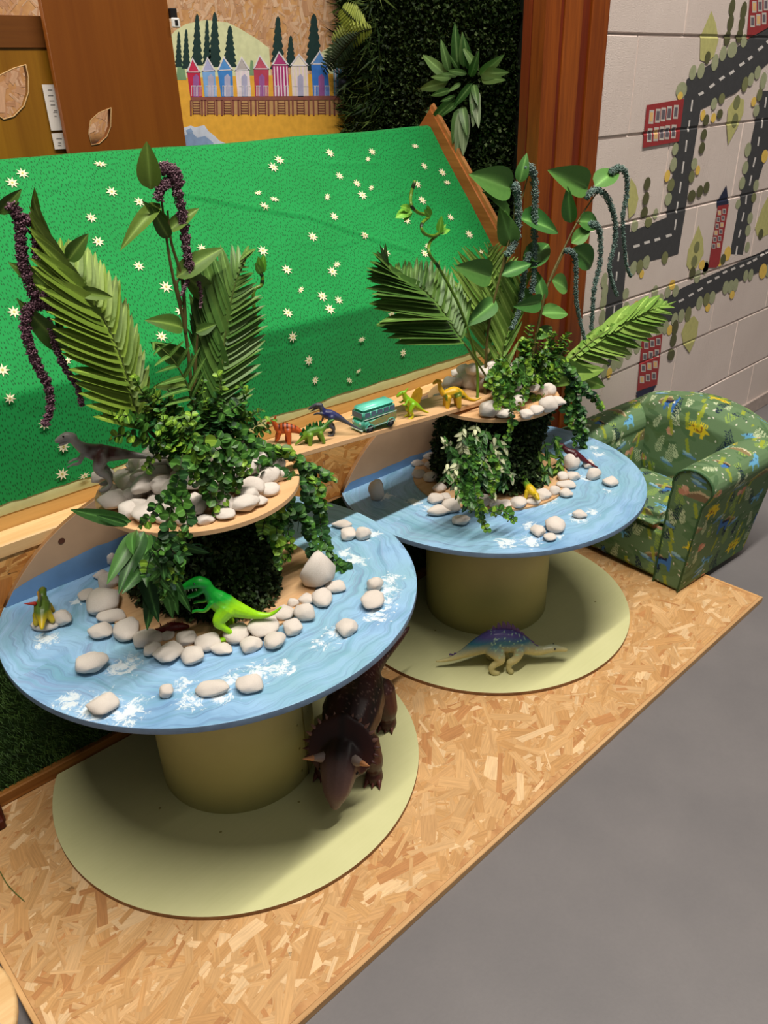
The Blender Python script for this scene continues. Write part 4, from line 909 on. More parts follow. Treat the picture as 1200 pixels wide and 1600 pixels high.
heap(1, ISL[1], .205, [(764, 640, 34, 32), (789, 646, 28, 20), (822, 647, 24, 18), (837, 640, 24, 20), (856, 632, 26, 28), (871, 627, 28, 20), (857, 610, 24, 24), (735, 592, 44, 40), (755, 596, 34, 36), (683, 620, 16, 14), (698, 603, 24, 18), (712, 583, 18, 16), (700, 612, 20, 16), (775, 600, 30, 26)], 34, 'white pebble in the inner heap on the right upper disc among the stems', 'white pebbles heaped on the right upper disc', 8)

# ------------------------------------------------------------------ plants
def leaf_mat(name, a, b, rough=.4, sub=.0):
    t = NT(name, rough+.08, .28); i_ = t.n('ShaderNodeObjectInfo').outputs['Random']; f = t.noise(t.coord(), 20, 3)
    k = t.math('ADD', t.math('MULTIPLY', i_, .65), t.math('MULTIPLY', f, .35)); m2 = t.math('POWER', t.n('ShaderNodeAttribute', attribute_name='Mid').outputs['Fac'], 7); t.color(t.mix(t.math('MULTIPLY', m2, .55), t.ramp(k, [(.15, lin(a)), (.85, lin(b))]), lin(tuple(min(255, q*1.35+30) for q in b))))
    t.b.inputs['Transmission Weight'].default_value = 0; return t.m
M_PALM = leaf_mat('palm_green', (84, 112, 34), (122, 148, 52), .42); M_PALMD = leaf_mat('palm_dark', (54, 92, 36), (90, 124, 54), .35); M_PALMP = leaf_mat('palm_pale', (96, 138, 54), (140, 172, 80), .45)
M_LEAF = leaf_mat('broad_leaf', (60, 92, 32), (98, 124, 46), .45); M_LEAF2 = leaf_mat('broad_leaf_blue', (52, 104, 46), (92, 138, 64), .45)
M_EUC = leaf_mat('eucalyptus', (30, 70, 26), (76, 124, 46), .3); M_EUCL = leaf_mat('eucalyptus_light', (54, 96, 28), (122, 158, 48), .35); M_EUCD = leaf_mat('eucalyptus_dark', (24, 56, 28), (50, 92, 46), .3)
M_STEM = flat('stem_green', (88, 104, 48), .5, .35, .2, 60); M_TWIG = flat('twig', (44, 56, 26), .5, .3); M_BROWNST = flat('stem_brown', (92, 84, 44), .5, .3, .25, 40)
M_LANCE = leaf_mat('lance_leaf', (26, 62, 28), (66, 110, 48), .3)
def leaf_mesh(name, prof, fold, droop, mat, n=8, ridge=0, tipcurl=0):
    """unit leaf along +x; prof = half width at u"""
    vs = []; fs = []
    for k in range(n+1):
        u = k/n; w_ = prof(u); z = -droop*u*u+tipcurl*u**4
        for s, h in ((-1, 1), (-.5, .45), (0, 0), (.5, .45), (1, 1)): vs.append((u, s*w_, z+fold*h*w_+(ridge*math.sin(k*2.6)*abs(s))))
    for k in range(n):
        for j in range(4): fs.append((k*5+j, k*5+j+1, k*5+j+6, k*5+j+5))
    me = new_mesh(name, vs, fs, mat, True); a_ = me.attributes.new('Mid', 'FLOAT', 'POINT'); a_.data.foreach_set('value', [(0, .45, 1, .45, 0)[i % 5] for i in range(len(vs))]); return me
broad = lambda u: .185*math.sin(PI*min(1, u**.75))**.8*(1-.15*u)+.004
lance = lambda u: .085*math.sin(PI*u**.7)**.75+.004
palm = lambda u: .052*math.sin(PI*min(1, .08+.92*u)**.55)**.6+.002
rnd = lambda u: .46*math.sqrt(max(0, 1-(2*u-1)**2))**.9+.01
def place(parent, me, base, tip, up=Vector((0, 0, 1)), wscale=1.0, loc0=None, name='leaf', roll=0):
    b, t_ = Vector(base), Vector(tip); x = t_-b; L = x.length
    if L < 1e-5: return
    x.normalize(); z = up-x*up.dot(x)
    if z.length < 1e-3: z = x.orthogonal()
    z.normalize(); z = Matrix.Rotation(roll, 3, x) @ z; y = z.cross(x)
    m_ = Matrix((x*L, y*L*wscale, z*L)).transposed().to_4x4(); m_.translation = b-(loc0 or Vector((0, 0, 0)))
    return link(name, me, parent, m_)
TOCAM = (CAM-Vector((1.2, 1.5, .9))).normalized()
def P3(pts, y):
    """pixel path standing in the upright plane y (or y per point)"""
    return [at(p[0], p[1], y=(p[2] if len(p) > 2 else y)) for p in pts]
BL_ = {k: leaf_mesh('leaf', broad, f_, d_, m_, 9) for k, (f_, d_, m_) in {'a': (.5, .14, M_LEAF), 'b': (.4, .32, M_LEAF), 'c': (.5, .14, M_LEAF2), 'd': (.35, .35, M_LEAF2)}.items()}
VEIN = {}
def tassel(parent, pts, r0, r1, mat, loc0, n, seed, name='tassel'):
    """hanging flower rope: hundreds of tiny beads around a drooping core"""
    rs = np.random.RandomState(seed); P = spline(pts, 8); bm = bmesh.new()
    loft(bm, [p-loc0 for p in P], [(r0+(r1-r0)*k/(len(P)-1))*.62*(1+.25*math.sin(k*1.3+seed)) for k in range(len(P))], 7)
    me0 = bpy.data.meshes.new('t'); bm.to_mesh(me0); bm.free()
    nv = len(me0.vertices); cv = np.empty(nv*3); me0.vertices.foreach_get('co', cv); V = [tuple(v) for v in cv.reshape(-1, 3)]; F = [tuple(p.vertices) for p in me0.polygons]; bpy.data.meshes.remove(me0)
    octv = [(1, 0, 0), (-1, 0, 0), (0, 1, 0), (0, -1, 0), (0, 0, 1), (0, 0, -1)]; octf = [(0, 2, 4), (2, 1, 4), (1, 3, 4), (3, 0, 4), (2, 0, 5), (1, 2, 5), (3, 1, 5), (0, 3, 5)]
    for k in range(n):
        u = rs.rand()*(len(P)-1.001); i = int(u); p = P[i].lerp(P[i+1], u-i)-loc0; t_ = (P[i+1]-P[i]).normalized()
        q = Vector(rs.normal(size=3)); q = (q-t_*q.dot(t_)).normalized(); R_ = r0+(r1-r0)*u/(len(P)-1); R_ *= 1+.3*math.sin(u*1.9+seed)*.6
        c_ = p+q*R_*rs.uniform(.55, 1.05); s = rs.uniform(.0013, .0027); b = len(V)
        V += [tuple(c_+Vector(o_)*s) for o_ in octv]; F += [tuple(b+x for x in f_) for f_ in octf]
    me = new_mesh(name, V, F, mat); link(name, me, parent)['kind'] = 'stuff'
def bead_mat(name, cols_):
    t = NT(name, .5, .4); f = t.noise(t.coord(), 320, 2, .6); t.color(t.ramp(f, [(.32+.12*k, lin(c)) for k, c in enumerate(cols_)], 'CONSTANT')); return t.m
M_PURP = bead_mat('purple_beads', [(56, 28, 38), (104, 70, 84), (142, 108, 120), (182, 154, 160)])
M_TEAL = bead_mat('teal_beads', [(28, 52, 46), (72, 102, 94), (116, 146, 134), (170, 190, 176)])
def amaranth(label, y, stems, leaves, tass, mat, group=None, key='ab', wid=1.0):
    base = P3([stems[0][0]], y)[0]; T = thing('hanging_amaranth', label, 'artificial plant', base, 0, group)
    for s in stems:
        P = spline(P3(s, y), 5); link('stem', tube_me('stem', [p-base for p in P], [.0048-.003*k/(len(P)-1) for k in range(len(P))], M_BROWNST, 7), T)
    for i, lf in enumerate(leaves):
        (x0, y0), (x1, y1) = lf[0], lf[1]; dy = lf[2] if len(lf) > 2 else random.uniform(-.03, .03)
        b = at(x0, y0, y=y); t_ = at(x1, y1, y=y+dy); ws = lf[3] if len(lf) > 3 else 1.0
        place(T, BL_[key[i % len(key)]], b, t_, (CAM-b).normalized()+Vector((random.uniform(-.4, .4), 0, random.uniform(-.2, .6))), ws*wid*random.uniform(.85, 1.1), base)
    for i, tt in enumerate(tass):
        kk = 1.5 if mat is M_TEAL else 1.15; tassel(T, P3(tt[0], y-.01), tt[1]*kk, tt[2]*kk, mat, base, int(tt[3]*1.4), i+int(y*100))
amaranth('tall artificial amaranth with a purple rope flower standing in front of the green cloth', 1.52,
    [[(303, 700), (300, 620), (290, 520), (272, 440), (262, 385), (252, 310), (246, 262)], [(290, 520), (285, 440), (268, 380), (262, 330)], [(282, 475), (276, 445), (284, 432)], [(303, 640), (306, 560), (310, 510)]],
    [((236, 296), (228, 224), -.02, 1.5), ((250, 318), (191, 372), -.03, .8), ((262, 348), (226, 318), -.02, 1.0), ((264, 372), (238, 330), -.03, 1.2), ((262, 362), (310, 322), -.02, 1.2), ((276, 434), (345, 380), -.04, 1.0), ((288, 430), (346, 476), .02, 1.0), ((286, 512), (244, 496), -.03, 1.4), ((290, 560), (240, 540), -.02, 1.5), ((292, 600), (242, 604), .02, 1.2), ((306, 520), (338, 506), -.02, 1.5), ((288, 436), (278, 404), .03, .8)],
    [([(252, 265), (262, 262), (273, 285), (282, 320), (289, 365), (293, 400), (300, 428)], .0095, .0075, 1500), ([(262, 285), (252, 292), (247, 312)], .0085, .008, 420), ([(293, 436), (289, 448), (283, 462)], .005, .002, 120), ([(310, 440), (314, 462), (313, 482)], .004, .0015, 110), ([(266, 262), (275, 268), (282, 288)], .007, .008, 300)], M_PURP)
amaranth('left artificial amaranth with long purple rope flowers hanging past the palm frond', 1.50,
    [[(262, 700), (205, 640), (140, 520), (104, 445), (66, 385), (28, 345), (2, 322)], [(120, 470), (100, 420), (78, 385), (60, 358)], [(112, 455), (104, 432), (106, 405)]],
    [((-2, 334), (32, 297), -.03, 1.2), ((92, 440), (68, 374), -.02, 1.2), ((106, 408), (136, 366), -.03, 1.5), ((88, 460), (32, 416), -.03, 1.2), ((118, 455), (178, 464), -.02, .9), ((104, 546), (38, 488), -.04, .9), ((98, 520), (86, 490), .02, 1.2), ((12, 330), (-20, 330), 0, 1)],
    [([(14, 318), (24, 330), (32, 352), (33, 385), (38, 420), (50, 455), (66, 468)], .009, .008, 1300), ([(40, 346), (52, 342), (58, 356), (56, 392), (62, 410)], .0085, .006, 700), ([(90, 484), (62, 474), (42, 486), (40, 515), (48, 545), (60, 575), (74, 600), (79, 635), (70, 664)], .0095, .006, 1900), ([(76, 500), (86, 540), (104, 578), (120, 603), (128, 634)], .0065, .004, 750), ([(64, 462), (78, 470), (90, 486)], .009, .009, 400)], M_PURP)
amaranth('artificial amaranth with pale teal rope flowers in front of the varnished post', 1.53,
    [[(757, 640), (762, 520), (783, 425), (793, 384), (810, 330), (827, 267)], [(783, 425), (800, 370), (806, 292)]],
    [((800, 294), (745, 273), -.02, 1.3), ((812, 285), (822, 243), -.02, 1.5), ((796, 340), (764, 296), -.02, .8), ((800, 384), (786, 338), -.02, 1.5), ((812, 342), (882, 356), -.03, 1.2), ((818, 400), (868, 384), 0, 1.1), ((768, 430), (722, 418), -.03, 1.4), ((775, 470), (740, 500), -.02, 1.2), ((820, 420), (862, 372), .03, 1.2), ((830, 480), (800, 440), 0, 1.1), ((782, 430), (832, 408), -.04, 1.2)],
    [([(822, 262), (832, 266), (836, 300), (835, 350), (835, 412), (830, 458)], .0075, .0065, 1300), ([(803, 290), (808, 300), (810, 334), (806, 376), (792, 398)], .0085, .007, 900), ([(827, 395), (820, 420), (816, 450), (810, 488), (799, 514)], .0065, .0045, 900)], M_TEAL, None, 'cd')
amaranth('artificial amaranth with pale teal rope flowers arching over the painted block wall', 1.50,
    [[(815, 640), (847, 480), (858, 440), (877, 397), (902, 347), (927, 309), (953, 272)], [(858, 440), (880, 396), (886, 392)], [(902, 347), (912, 350), (920, 352)]],
    [((919, 292), (869, 268), -.02, 1.2), ((930, 292), (972, 252), -.02, 1.4), ((892, 348), (886, 297), -.02, 1.2), ((902, 346), (950, 345), -.03, 1.3), ((893, 380), (926, 352), -.02, 1.5), ((894, 388), (946, 422), -.03, 1.1), ((862, 438), (894, 452), 0, 1.4), ((850, 470), (838, 424), .02, 1.1), ((845, 490), (892, 486), -.03, 1.3), ((838, 530), (870, 500), 0, 1.2), ((846, 470), (812, 480), -.03, 1.2)],
    [([(954, 270), (966, 262), (978, 272), (979, 305), (973, 340), (975, 380), (979, 415), (986, 432)], .007, .0035, 1300), ([(916, 308), (930, 296), (948, 308), (960, 340), (961, 376), (952, 417), (958, 445), (964, 462)], .0075, .004, 1500), ([(921, 350), (932, 352), (938, 370), (937, 413), (929, 447), (926, 480), (924, 515)], .007, .0045, 1300), ([(884, 391), (896, 396), (900, 420), (900, 463), (906, 500), (914, 532)], .006, .004, 1100)], M_TEAL, None, 'cd')

PLM = {k: leaf_mesh('leaflet', palm, .35, d_, m_, 7) for k, (d_, m_) in {'a': (.06, M_PALM), 'b': (.14, M_PALMD), 'c': (.08, M_PALMP)}.items()}
def frond(label, y, rachis, right, left, n, key, wl=1.0, group=None, u0=.12):
    """rachis pixels base->tip; right/left: functions u -> pixel offset of the leaflet tip"""
    P = spline(P3(rachis, y), 8); base = P[0]; T = thing('palm_frond', label, 'artificial plant', base, 0, group)
    link('rachis', tube_me('rachis', [p-base for p in P], [.0035-.0025*k/(len(P)-1) for k in range(len(P))], M_STEM, 6), T)
    px_ = spline([Vector((p[0], p[1], p[2] if len(p) > 2 else y)) for p in rachis], 8)
    for k in range(n):
        u = u0+(1-u0)*k/(n-1); q = u*(len(P)-1); i = min(int(q), len(P)-2); b = P[i].lerp(P[i+1], q-i); pp = px_[i].lerp(px_[i+1], q-i)
        for fn, dy in ((right, -.02), (left, .0)):
            if fn is None: continue
            ox, oy, dd = fn(u); jx, jy = random.uniform(-4, 4), random.uniform(-4, 4)
            place(T, PLM[key], b, at(pp.x+ox+jx, pp.y+oy+jy, y=pp.z+dd), (CAM-b).normalized()+Vector((0, 0, .5)), wl*random.uniform(.85, 1.15), base, 'leaflet', random.uniform(-.3, .3))
S_ = lambda u: math.sin(PI*min(1, u*.9+.12))
frond('yellow-green artificial palm frond on the left, leaning to the upper left', 1.50, [(250, 720), (212, 640), (192, 570), (165, 505), (132, 452), (98, 415), (62, 388)],
      lambda u: (34*(1-u)-8, -72*S_(u)-14, .05), lambda u: (-88*S_(u)-10, -62*u-28+26*(1-u), -.05), 30, 'a', 2.1)
frond('dark green artificial palm frond standing upright over the left rockery', 1.50, [(318, 720), (340, 640), (347, 570), (354, 510), (366, 450), (384, 398)],
      lambda u: (70*S_(u)-8*u, -50*S_(u)+6, -.03), lambda u: (-52*S_(u)+16*u, -105*S_(u)-16, .03), 30, 'b', 1.9)
frond('narrow artificial palm frond between the stems of the left rockery', 1.47, [(296, 720), (300, 640), (292, 600), (268, 560), (240, 535)],
      lambda u: (20, -46*S_(u), -.03), lambda u: (-42*S_(u), 8, -.04), 9, 'b', 1.4)
frond('dark green artificial palm frond of the right rockery reaching left over the cloth', 1.50, [(790, 640), (742, 560), (714, 522), (693, 488), (664, 455), (630, 436), (604, 424)],
      lambda u: (30*(1-u)-4, -64*S_(u)-6, .04), lambda u: (-92*S_(u)-4, -26*u-10+16*(1-u), -.04), 26, 'b', 1.6, u0=.30)
frond('pale green artificial palm frond standing upright behind the right rockery', 1.56, [(775, 640), (758, 530), (759, 480), (760, 430), (764, 385)],
      lambda u: (46*S_(u)+6, -66*S_(u)-8, .02), lambda u: (-44*S_(u)-6, -62*S_(u)-6, .02), 17, 'c', 1.25)
frond('pale artificial palm frond fanning out beside the varnished post', 1.54, [(800, 640), (785, 560), (795, 510), (812, 460), (825, 430)],
      lambda u: (34*S_(u), -56*S_(u)-6, .0), lambda u: (-34*S_(u), -64*S_(u)-6, .0), 13, 'c', 1.3)
frond('bright green artificial palm frond pointing right across the painted wall', 1.47, [(850, 600), (897, 556), (935, 526), (977, 500), (1015, 482), (1046, 476)],
      lambda u: (62*S_(u)+8, 16*S_(u)+2-6*u, -.03), lambda u: (46*S_(u), -44*S_(u)-2, .04), 20, 'c', 1.7)
T = thing('palm_leaflets', 'two long loose palm leaflets pointing right below the bright frond', 'artificial plant', at(850, 590, y=1.46))
bb = at(850, 590, y=1.46)
for (a, b) in (((850, 568), (956, 608)), ((850, 590), (954, 576))): place(T, PLM['c'], at(*a, y=1.46), at(*b, y=1.42), (CAM-bb).normalized(), 2.0, bb, 'leaflet')

# curly bamboo
M_BAM = flat('bamboo_green', (92, 128, 34), .35, .5, .25, 40); M_BAMD = flat('bamboo_dark_node', (34, 52, 22), .4)
M_BAML = leaf_mat('bamboo_leaf', (92, 160, 44), (120, 186, 60), .4)
LN = leaf_mesh('leaf', lance, .3, .1, M_BAML, 6)
def bamboo(label, pts, y, nodes, tufts, r):
    P = spline(P3(pts, y), 6); base = P[0]; T = thing('curly_bamboo', label, 'artificial plant', base)
    link('stalk', tube_me('stalk', [p-base for p in P], [r]*len(P), M_BAM, 8), T)
    for k in nodes:
        i = int(k*(len(P)-2)); seg = [P[i]-base, P[min(i+1, len(P)-1)]-base, P[min(i+2, len(P)-1)]-base]; link('node_band', tube_me('node_band', seg, [r*1.12]*3, M_BAMD, 8), T)
    for (a, L) in tufts:
        for b in L: place(T, LN, at(*a, y=y), at(*b, y=y-.01), (CAM-base).normalized(), 2.6, base)
bamboo('curly artificial bamboo stalk spiralling up in front of the green cloth', [(745, 640), (745, 570, 1.52), (722, 490), (702, 447), (685, 417), (671, 397, 1.47), (672, 378, 1.50), (686, 365, 1.54), (676, 369, 1.50), (662, 364, 1.47), (659, 350, 1.48), (671, 337, 1.53), (655, 333, 1.50), (643, 322, 1.48), (642, 305), (648, 284)], 1.50,
       [.28, .47, .66, .86, .98], [((642, 328), [(628, 322), (620, 338), (632, 344)]), ((672, 338), [(668, 322), (664, 328)]), ((686, 364), [(690, 338), (704, 358), (697, 350)])], .0042)
bamboo('short curly artificial bamboo tip showing behind the dark upright frond', [(402, 520), (396, 470), (398, 452), (408, 446), (410, 434), (408, 428)], 1.52, [.7, .95], [((408, 428), [(404, 402), (412, 398), (400, 412)])], .0042)

# round-leaved trailing sprays
EU = {k: leaf_mesh('leaf', rnd, .25, .12, m_, 5) for k, m_ in {'m': M_EUC, 'l': M_EUCL, 'd': M_EUCD}.items()}
def pull(path, y):
    return [at(p[0], p[1], y=(p[2] if len(p) > 2 else y)) for p in path]
def vine(label, paths, y, size, keys='mmd', step=.0115, group=None, base=None, seed=0, name='trailing_eucalyptus', wide=1.0, tiplight=True):
    rr = random.Random(seed+5); Ps = [spline(pull(p, y), 6) for p in paths]; base = Ps[0][0]
    T = thing(name, label, 'artificial plant', base, 0, group); cnt = 0
    for P in Ps:
        link('stem', tube_me('stem', [p-base for p in P], [.0016-.0008*k/(len(P)-1) for k in range(len(P))], M_TWIG, 5), T)
        acc = 0; tot = sum((P[i+1]-P[i]).length for i in range(len(P)-1)); nxt = step; side = 0
        for i in range(len(P)-1):
            L = (P[i+1]-P[i]).length; t_ = (P[i+1]-P[i]).normalized()
            while nxt < acc+L and cnt < 290:
                p = P[i]+t_*(nxt-acc); nxt += step*rr.uniform(.75, 1.25); u = nxt/max(tot, .01)
                n1 = Vector((rr.gauss(0, 1), rr.gauss(0, 1), rr.gauss(0, 1))); n1 = (n1-t_*n1.dot(t_)).normalized()
                for sg in (1, -1):
                    d = (n1*sg+t_*rr.uniform(.1, .6)+Vector((0, 0, rr.uniform(-.1, .35)))).normalized(); s = size*rr.uniform(.75, 1.2)*(1-.35*max(0, u-.6)/.4)
                    k = keys[rr.randrange(len(keys))] if not (tiplight and u > .82) else ('l' if rr.random() < .7 else 'm')
                    upv = (t_*.6+TOCAM*rr.uniform(.2, 1)+Vector((0, 0, .6)))
                    place(T, EU[k], p, p+d*s, upv, wide, base); cnt += 1
            acc += L
    return T
# left rockery
vine('dense bushy eucalyptus spray at the crown of the left rockery, left of the stems', [[(290, 720), (250, 670), (200, 650), (165, 650)], [(280, 700), (240, 640), (215, 600), (210, 588)], [(270, 700), (230, 690), (190, 680), (170, 690)], [(285, 690), (262, 640), (268, 610)], [(280, 720), (262, 700), (240, 715), (228, 735)], [(290, 700), (255, 650), (225, 640)], [(285, 660), (250, 625), (228, 612)]], 1.47, .022, 'mmdl', .010, None, None, 1, 'eucalyptus_spray')
vine('dense bushy eucalyptus spray at the crown of the left rockery, right of the stems', [[(300, 720), (320, 660), (345, 610), (340, 585)], [(310, 700), (350, 650), (385, 620), (372, 600)], [(320, 710), (370, 680), (410, 660), (430, 655)], [(310, 700), (330, 660), (320, 620)], [(310, 720), (350, 690), (390, 680), (420, 670)], [(305, 690), (300, 650), (310, 620), (318, 596)], [(330, 700), (360, 660), (395, 650)]], 1.46, .021, 'mmdd', .010, None, None, 2, 'eucalyptus_spray')
vine('light tipped eucalyptus tuft in the middle of the left rockery', [[(290, 740), (270, 690), (262, 660)], [(288, 730), (262, 680), (255, 650)], [(292, 740), (285, 700), (275, 665)]], 1.42, .023, 'ml', .010, None, None, 3, 'eucalyptus_spray')
vine('eucalyptus vine hanging over the front of the left pebble heap', [[(320, 680), (318, 720), (325, 760), (335, 790), (340, 815)], [(330, 690), (345, 730), (352, 770), (345, 800)], [(310, 690), (305, 730), (300, 760)], [(340, 690), (360, 720), (372, 750), (366, 770)], [(300, 690), (325, 740), (320, 770)], [(335, 680), (372, 710), (390, 740)]], 1.34, .022, 'mmml', .0105, None, None, 4)
vine('wiry eucalyptus vine dangling from the pebbles to below the left upper disc', [[(285, 710, 1.36), (276, 760, 1.31), (266, 800, 1.27), (262, 850, 1.27), (258, 900, 1.28), (256, 935, 1.29)], [(270, 772, 1.30), (245, 790, 1.28), (232, 812, 1.27), (215, 824, 1.26)], [(276, 760, 1.3), (290, 800, 1.27), (292, 830, 1.27), (284, 860, 1.27)], [(262, 850, 1.27), (280, 880, 1.26), (272, 910, 1.27)], [(262, 850, 1.27), (236, 870, 1.27), (228, 900, 1.27)], [(270, 860, 1.26), (284, 880, 1.26), (278, 905, 1.27)]], 1.28, .02, 'mmd', .0125, None, None, 5)
vine('longest eucalyptus vine trailing right from the left rockery down to the table', [[(345, 640, 1.45), (385, 685, 1.43), (430, 708, 1.42), (470, 725, 1.42), (485, 770, 1.42), (498, 800, 1.40), (505, 840, 1.37), (525, 880, 1.35), (550, 920, 1.33), (562, 950, 1.31), (570, 968, 1.29)], [(470, 725, 1.42), (495, 738, 1.44), (522, 750, 1.46)], [(525, 880, 1.34), (560, 905, 1.33), (590, 918, 1.33)], [(540, 910, 1.32), (535, 930, 1.3), (538, 950, 1.28)], [(485, 770, 1.42), (470, 800, 1.40), (465, 830, 1.38)]], 1.42, .022, 'mmmd', .0085, None, None, 6)
vine('second eucalyptus vine trailing beside the longest one over the disc edge', [[(350, 690, 1.42), (400, 720, 1.40), (440, 745, 1.39), (452, 790, 1.38), (450, 830, 1.36), (455, 860, 1.35), (442, 880, 1.34)], [(400, 720, 1.40), (410, 750, 1.38), (400, 780, 1.36), (392, 800, 1.34)], [(440, 745, 1.39), (475, 760, 1.38), (500, 800, 1.38), (512, 790, 1.39)], [(452, 790, 1.38), (480, 820, 1.37), (490, 860, 1.36), (500, 900, 1.35), (505, 930, 1.34)], [(450, 800, 1.37), (425, 830, 1.36), (440, 850, 1.35)]], 1.40, .022, 'mmdd', .0095, None, None, 7)
vine('lime tipped eucalyptus strand hanging from the right rim of the left upper disc', [[(415, 760, 1.37), (420, 790, 1.34), (412, 820, 1.32), (408, 842, 1.31)], [(420, 790, 1.34), (440, 800, 1.34), (432, 830, 1.33), (438, 890, 1.32)], [(440, 720, 1.4), (440, 700, 1.4), (455, 712, 1.4)], [(480, 740, 1.4), (500, 770, 1.39), (508, 790, 1.38)]], 1.34, .022, 'mll', .010, None, None, 8)
vine('eucalyptus vine on the right of the left heap beside the plank end', [[(330, 650, 1.5), (372, 662, 1.5), (400, 690, 1.48), (425, 710, 1.46), (450, 705, 1.46)], [(372, 662, 1.5), (395, 650, 1.5), (410, 640, 1.5)], [(400, 690, 1.48), (385, 720, 1.45), (378, 745, 1.43)], [(425, 700, 1.44), (415, 735, 1.42), (408, 755, 1.4)]], 1.47, .02, 'mmd', .010, None, None, 9)
def bush(label, cx, cy, rx, ry, y, n, size, keys, seed, root):
    rr = random.Random(seed); paths = []
    for k in range(n):
        a = rr.uniform(0, 2*PI); q = math.sqrt(rr.random()); ex, ey = cx+rx*q*math.cos(a), cy+ry*q*math.sin(a); ye = y+rr.uniform(-.07, .05)
        paths.append([(root[0], root[1], y+.02), ((root[0]*.45+ex*.55)+rr.uniform(-10, 10), (root[1]*.45+ey*.55)+rr.uniform(-8, 8), y+(ye-y)*.6), (ex, ey, ye)])
    vine(label, paths, y, size, keys, .0125, None, None, seed, 'eucalyptus_spray')
bush('bright round-leaved bush at the top of the right rockery, upper mass', 835, 545, 58, 42, 1.45, 22, .024, 'mmll', 31, (815, 610))
bush('round-leaved bush low on the right rockery just above the pebbles', 822, 590, 52, 32, 1.43, 20, .023, 'mmml', 32, (815, 610))
bush('darker round-leaved bush at the back of the right rockery', 850, 570, 50, 40, 1.50, 18, .024, 'mmdd', 33, (825, 620))
bush('bright round-leaved bush leaning left over the plank end of the right rockery', 785, 575, 34, 40, 1.46, 14, .023, 'mmll', 36, (805, 620))
bush('lime flecked round-leaved bush at the right shoulder of the right rockery', 872, 550, 30, 44, 1.44, 14, .023, 'mmll', 37, (835, 610))
bush('round-leaved bush over the centre of the left rockery', 300, 655, 90, 50, 1.46, 15, .022, 'mmdl', 34, (300, 710))
bush('darker round-leaved bush behind the centre of the left rockery', 330, 640, 80, 48, 1.52, 14, .022, 'mmdd', 35, (300, 710))
# right rockery
vine('bright bushy eucalyptus spray at the crown of the right rockery', [[(800, 640), (810, 590), (830, 540), (850, 515)], [(805, 630), (840, 580), (870, 545), (888, 520)], [(800, 640), (790, 590), (785, 560)], [(810, 640), (850, 600), (880, 580)], [(805, 620), (820, 570), (815, 530)], [(810, 640), (790, 610), (775, 590)], [(815, 620), (850, 560), (870, 520)], [(812, 610), (835, 560), (838, 530)]], 1.46, .025, 'mmlll', .011, None, None, 11, 'eucalyptus_spray')
vine('eucalyptus vine hanging over the front rim of the right upper disc', [[(800, 590, 1.42), (795, 620, 1.38), (800, 650, 1.34), (798, 670, 1.33), (790, 690, 1.33)], [(790, 590, 1.42), (780, 615, 1.38), (778, 640, 1.35)], [(830, 590, 1.42), (838, 610, 1.40), (836, 630, 1.38)], [(815, 590, 1.42), (815, 620, 1.38), (808, 640, 1.36)], [(845, 580, 1.42), (850, 600, 1.4), (842, 625, 1.38)], [(790, 570, 1.42), (770, 590, 1.4), (775, 620, 1.38)], [(820, 560, 1.4), (822, 600, 1.38), (820, 615, 1.37)], [(810, 570, 1.4), (805, 600, 1.38)]], 1.38, .022, 'mmml', .0095, None, None, 12)
vine('dark eucalyptus vine hanging down the right side of the right rockery', [[(865, 560, 1.45), (895, 590, 1.43), (902, 640, 1.42), (900, 690, 1.42), (890, 725, 1.42)], [(895, 590, 1.42), (915, 612, 1.42), (930, 622, 1.42), (942, 640, 1.42)], [(902, 650, 1.42), (912, 680, 1.42), (908, 715, 1.42)], [(895, 600, 1.44), (885, 640, 1.43), (893, 670, 1.42)], [(898, 620, 1.43), (910, 650, 1.42), (905, 680, 1.42)]], 1.42, .022, 'mmdd', .0095, None, None, 13)
vine('eucalyptus vine tumbling down the left front of the right rockery onto the table', [[(745, 680, 1.36), (735, 710, 1.35), (740, 750, 1.33), (748, 790, 1.28), (770, 800, 1.25), (800, 812, 1.22)], [(735, 710, 1.35), (760, 740, 1.33), (770, 780, 1.3)], [(748, 790, 1.28), (755, 815, 1.23), (762, 832, 1.2)], [(730, 740, 1.34), (725, 775, 1.30), (736, 800, 1.26)], [(765, 700, 1.34), (775, 740, 1.32), (765, 770, 1.3)], [(770, 795, 1.27), (790, 800, 1.24), (805, 816, 1.2)], [(740, 700, 1.35), (720, 730, 1.34), (715, 760, 1.33)]], 1.34, .019, 'mmml', .0095, None, None, 14)

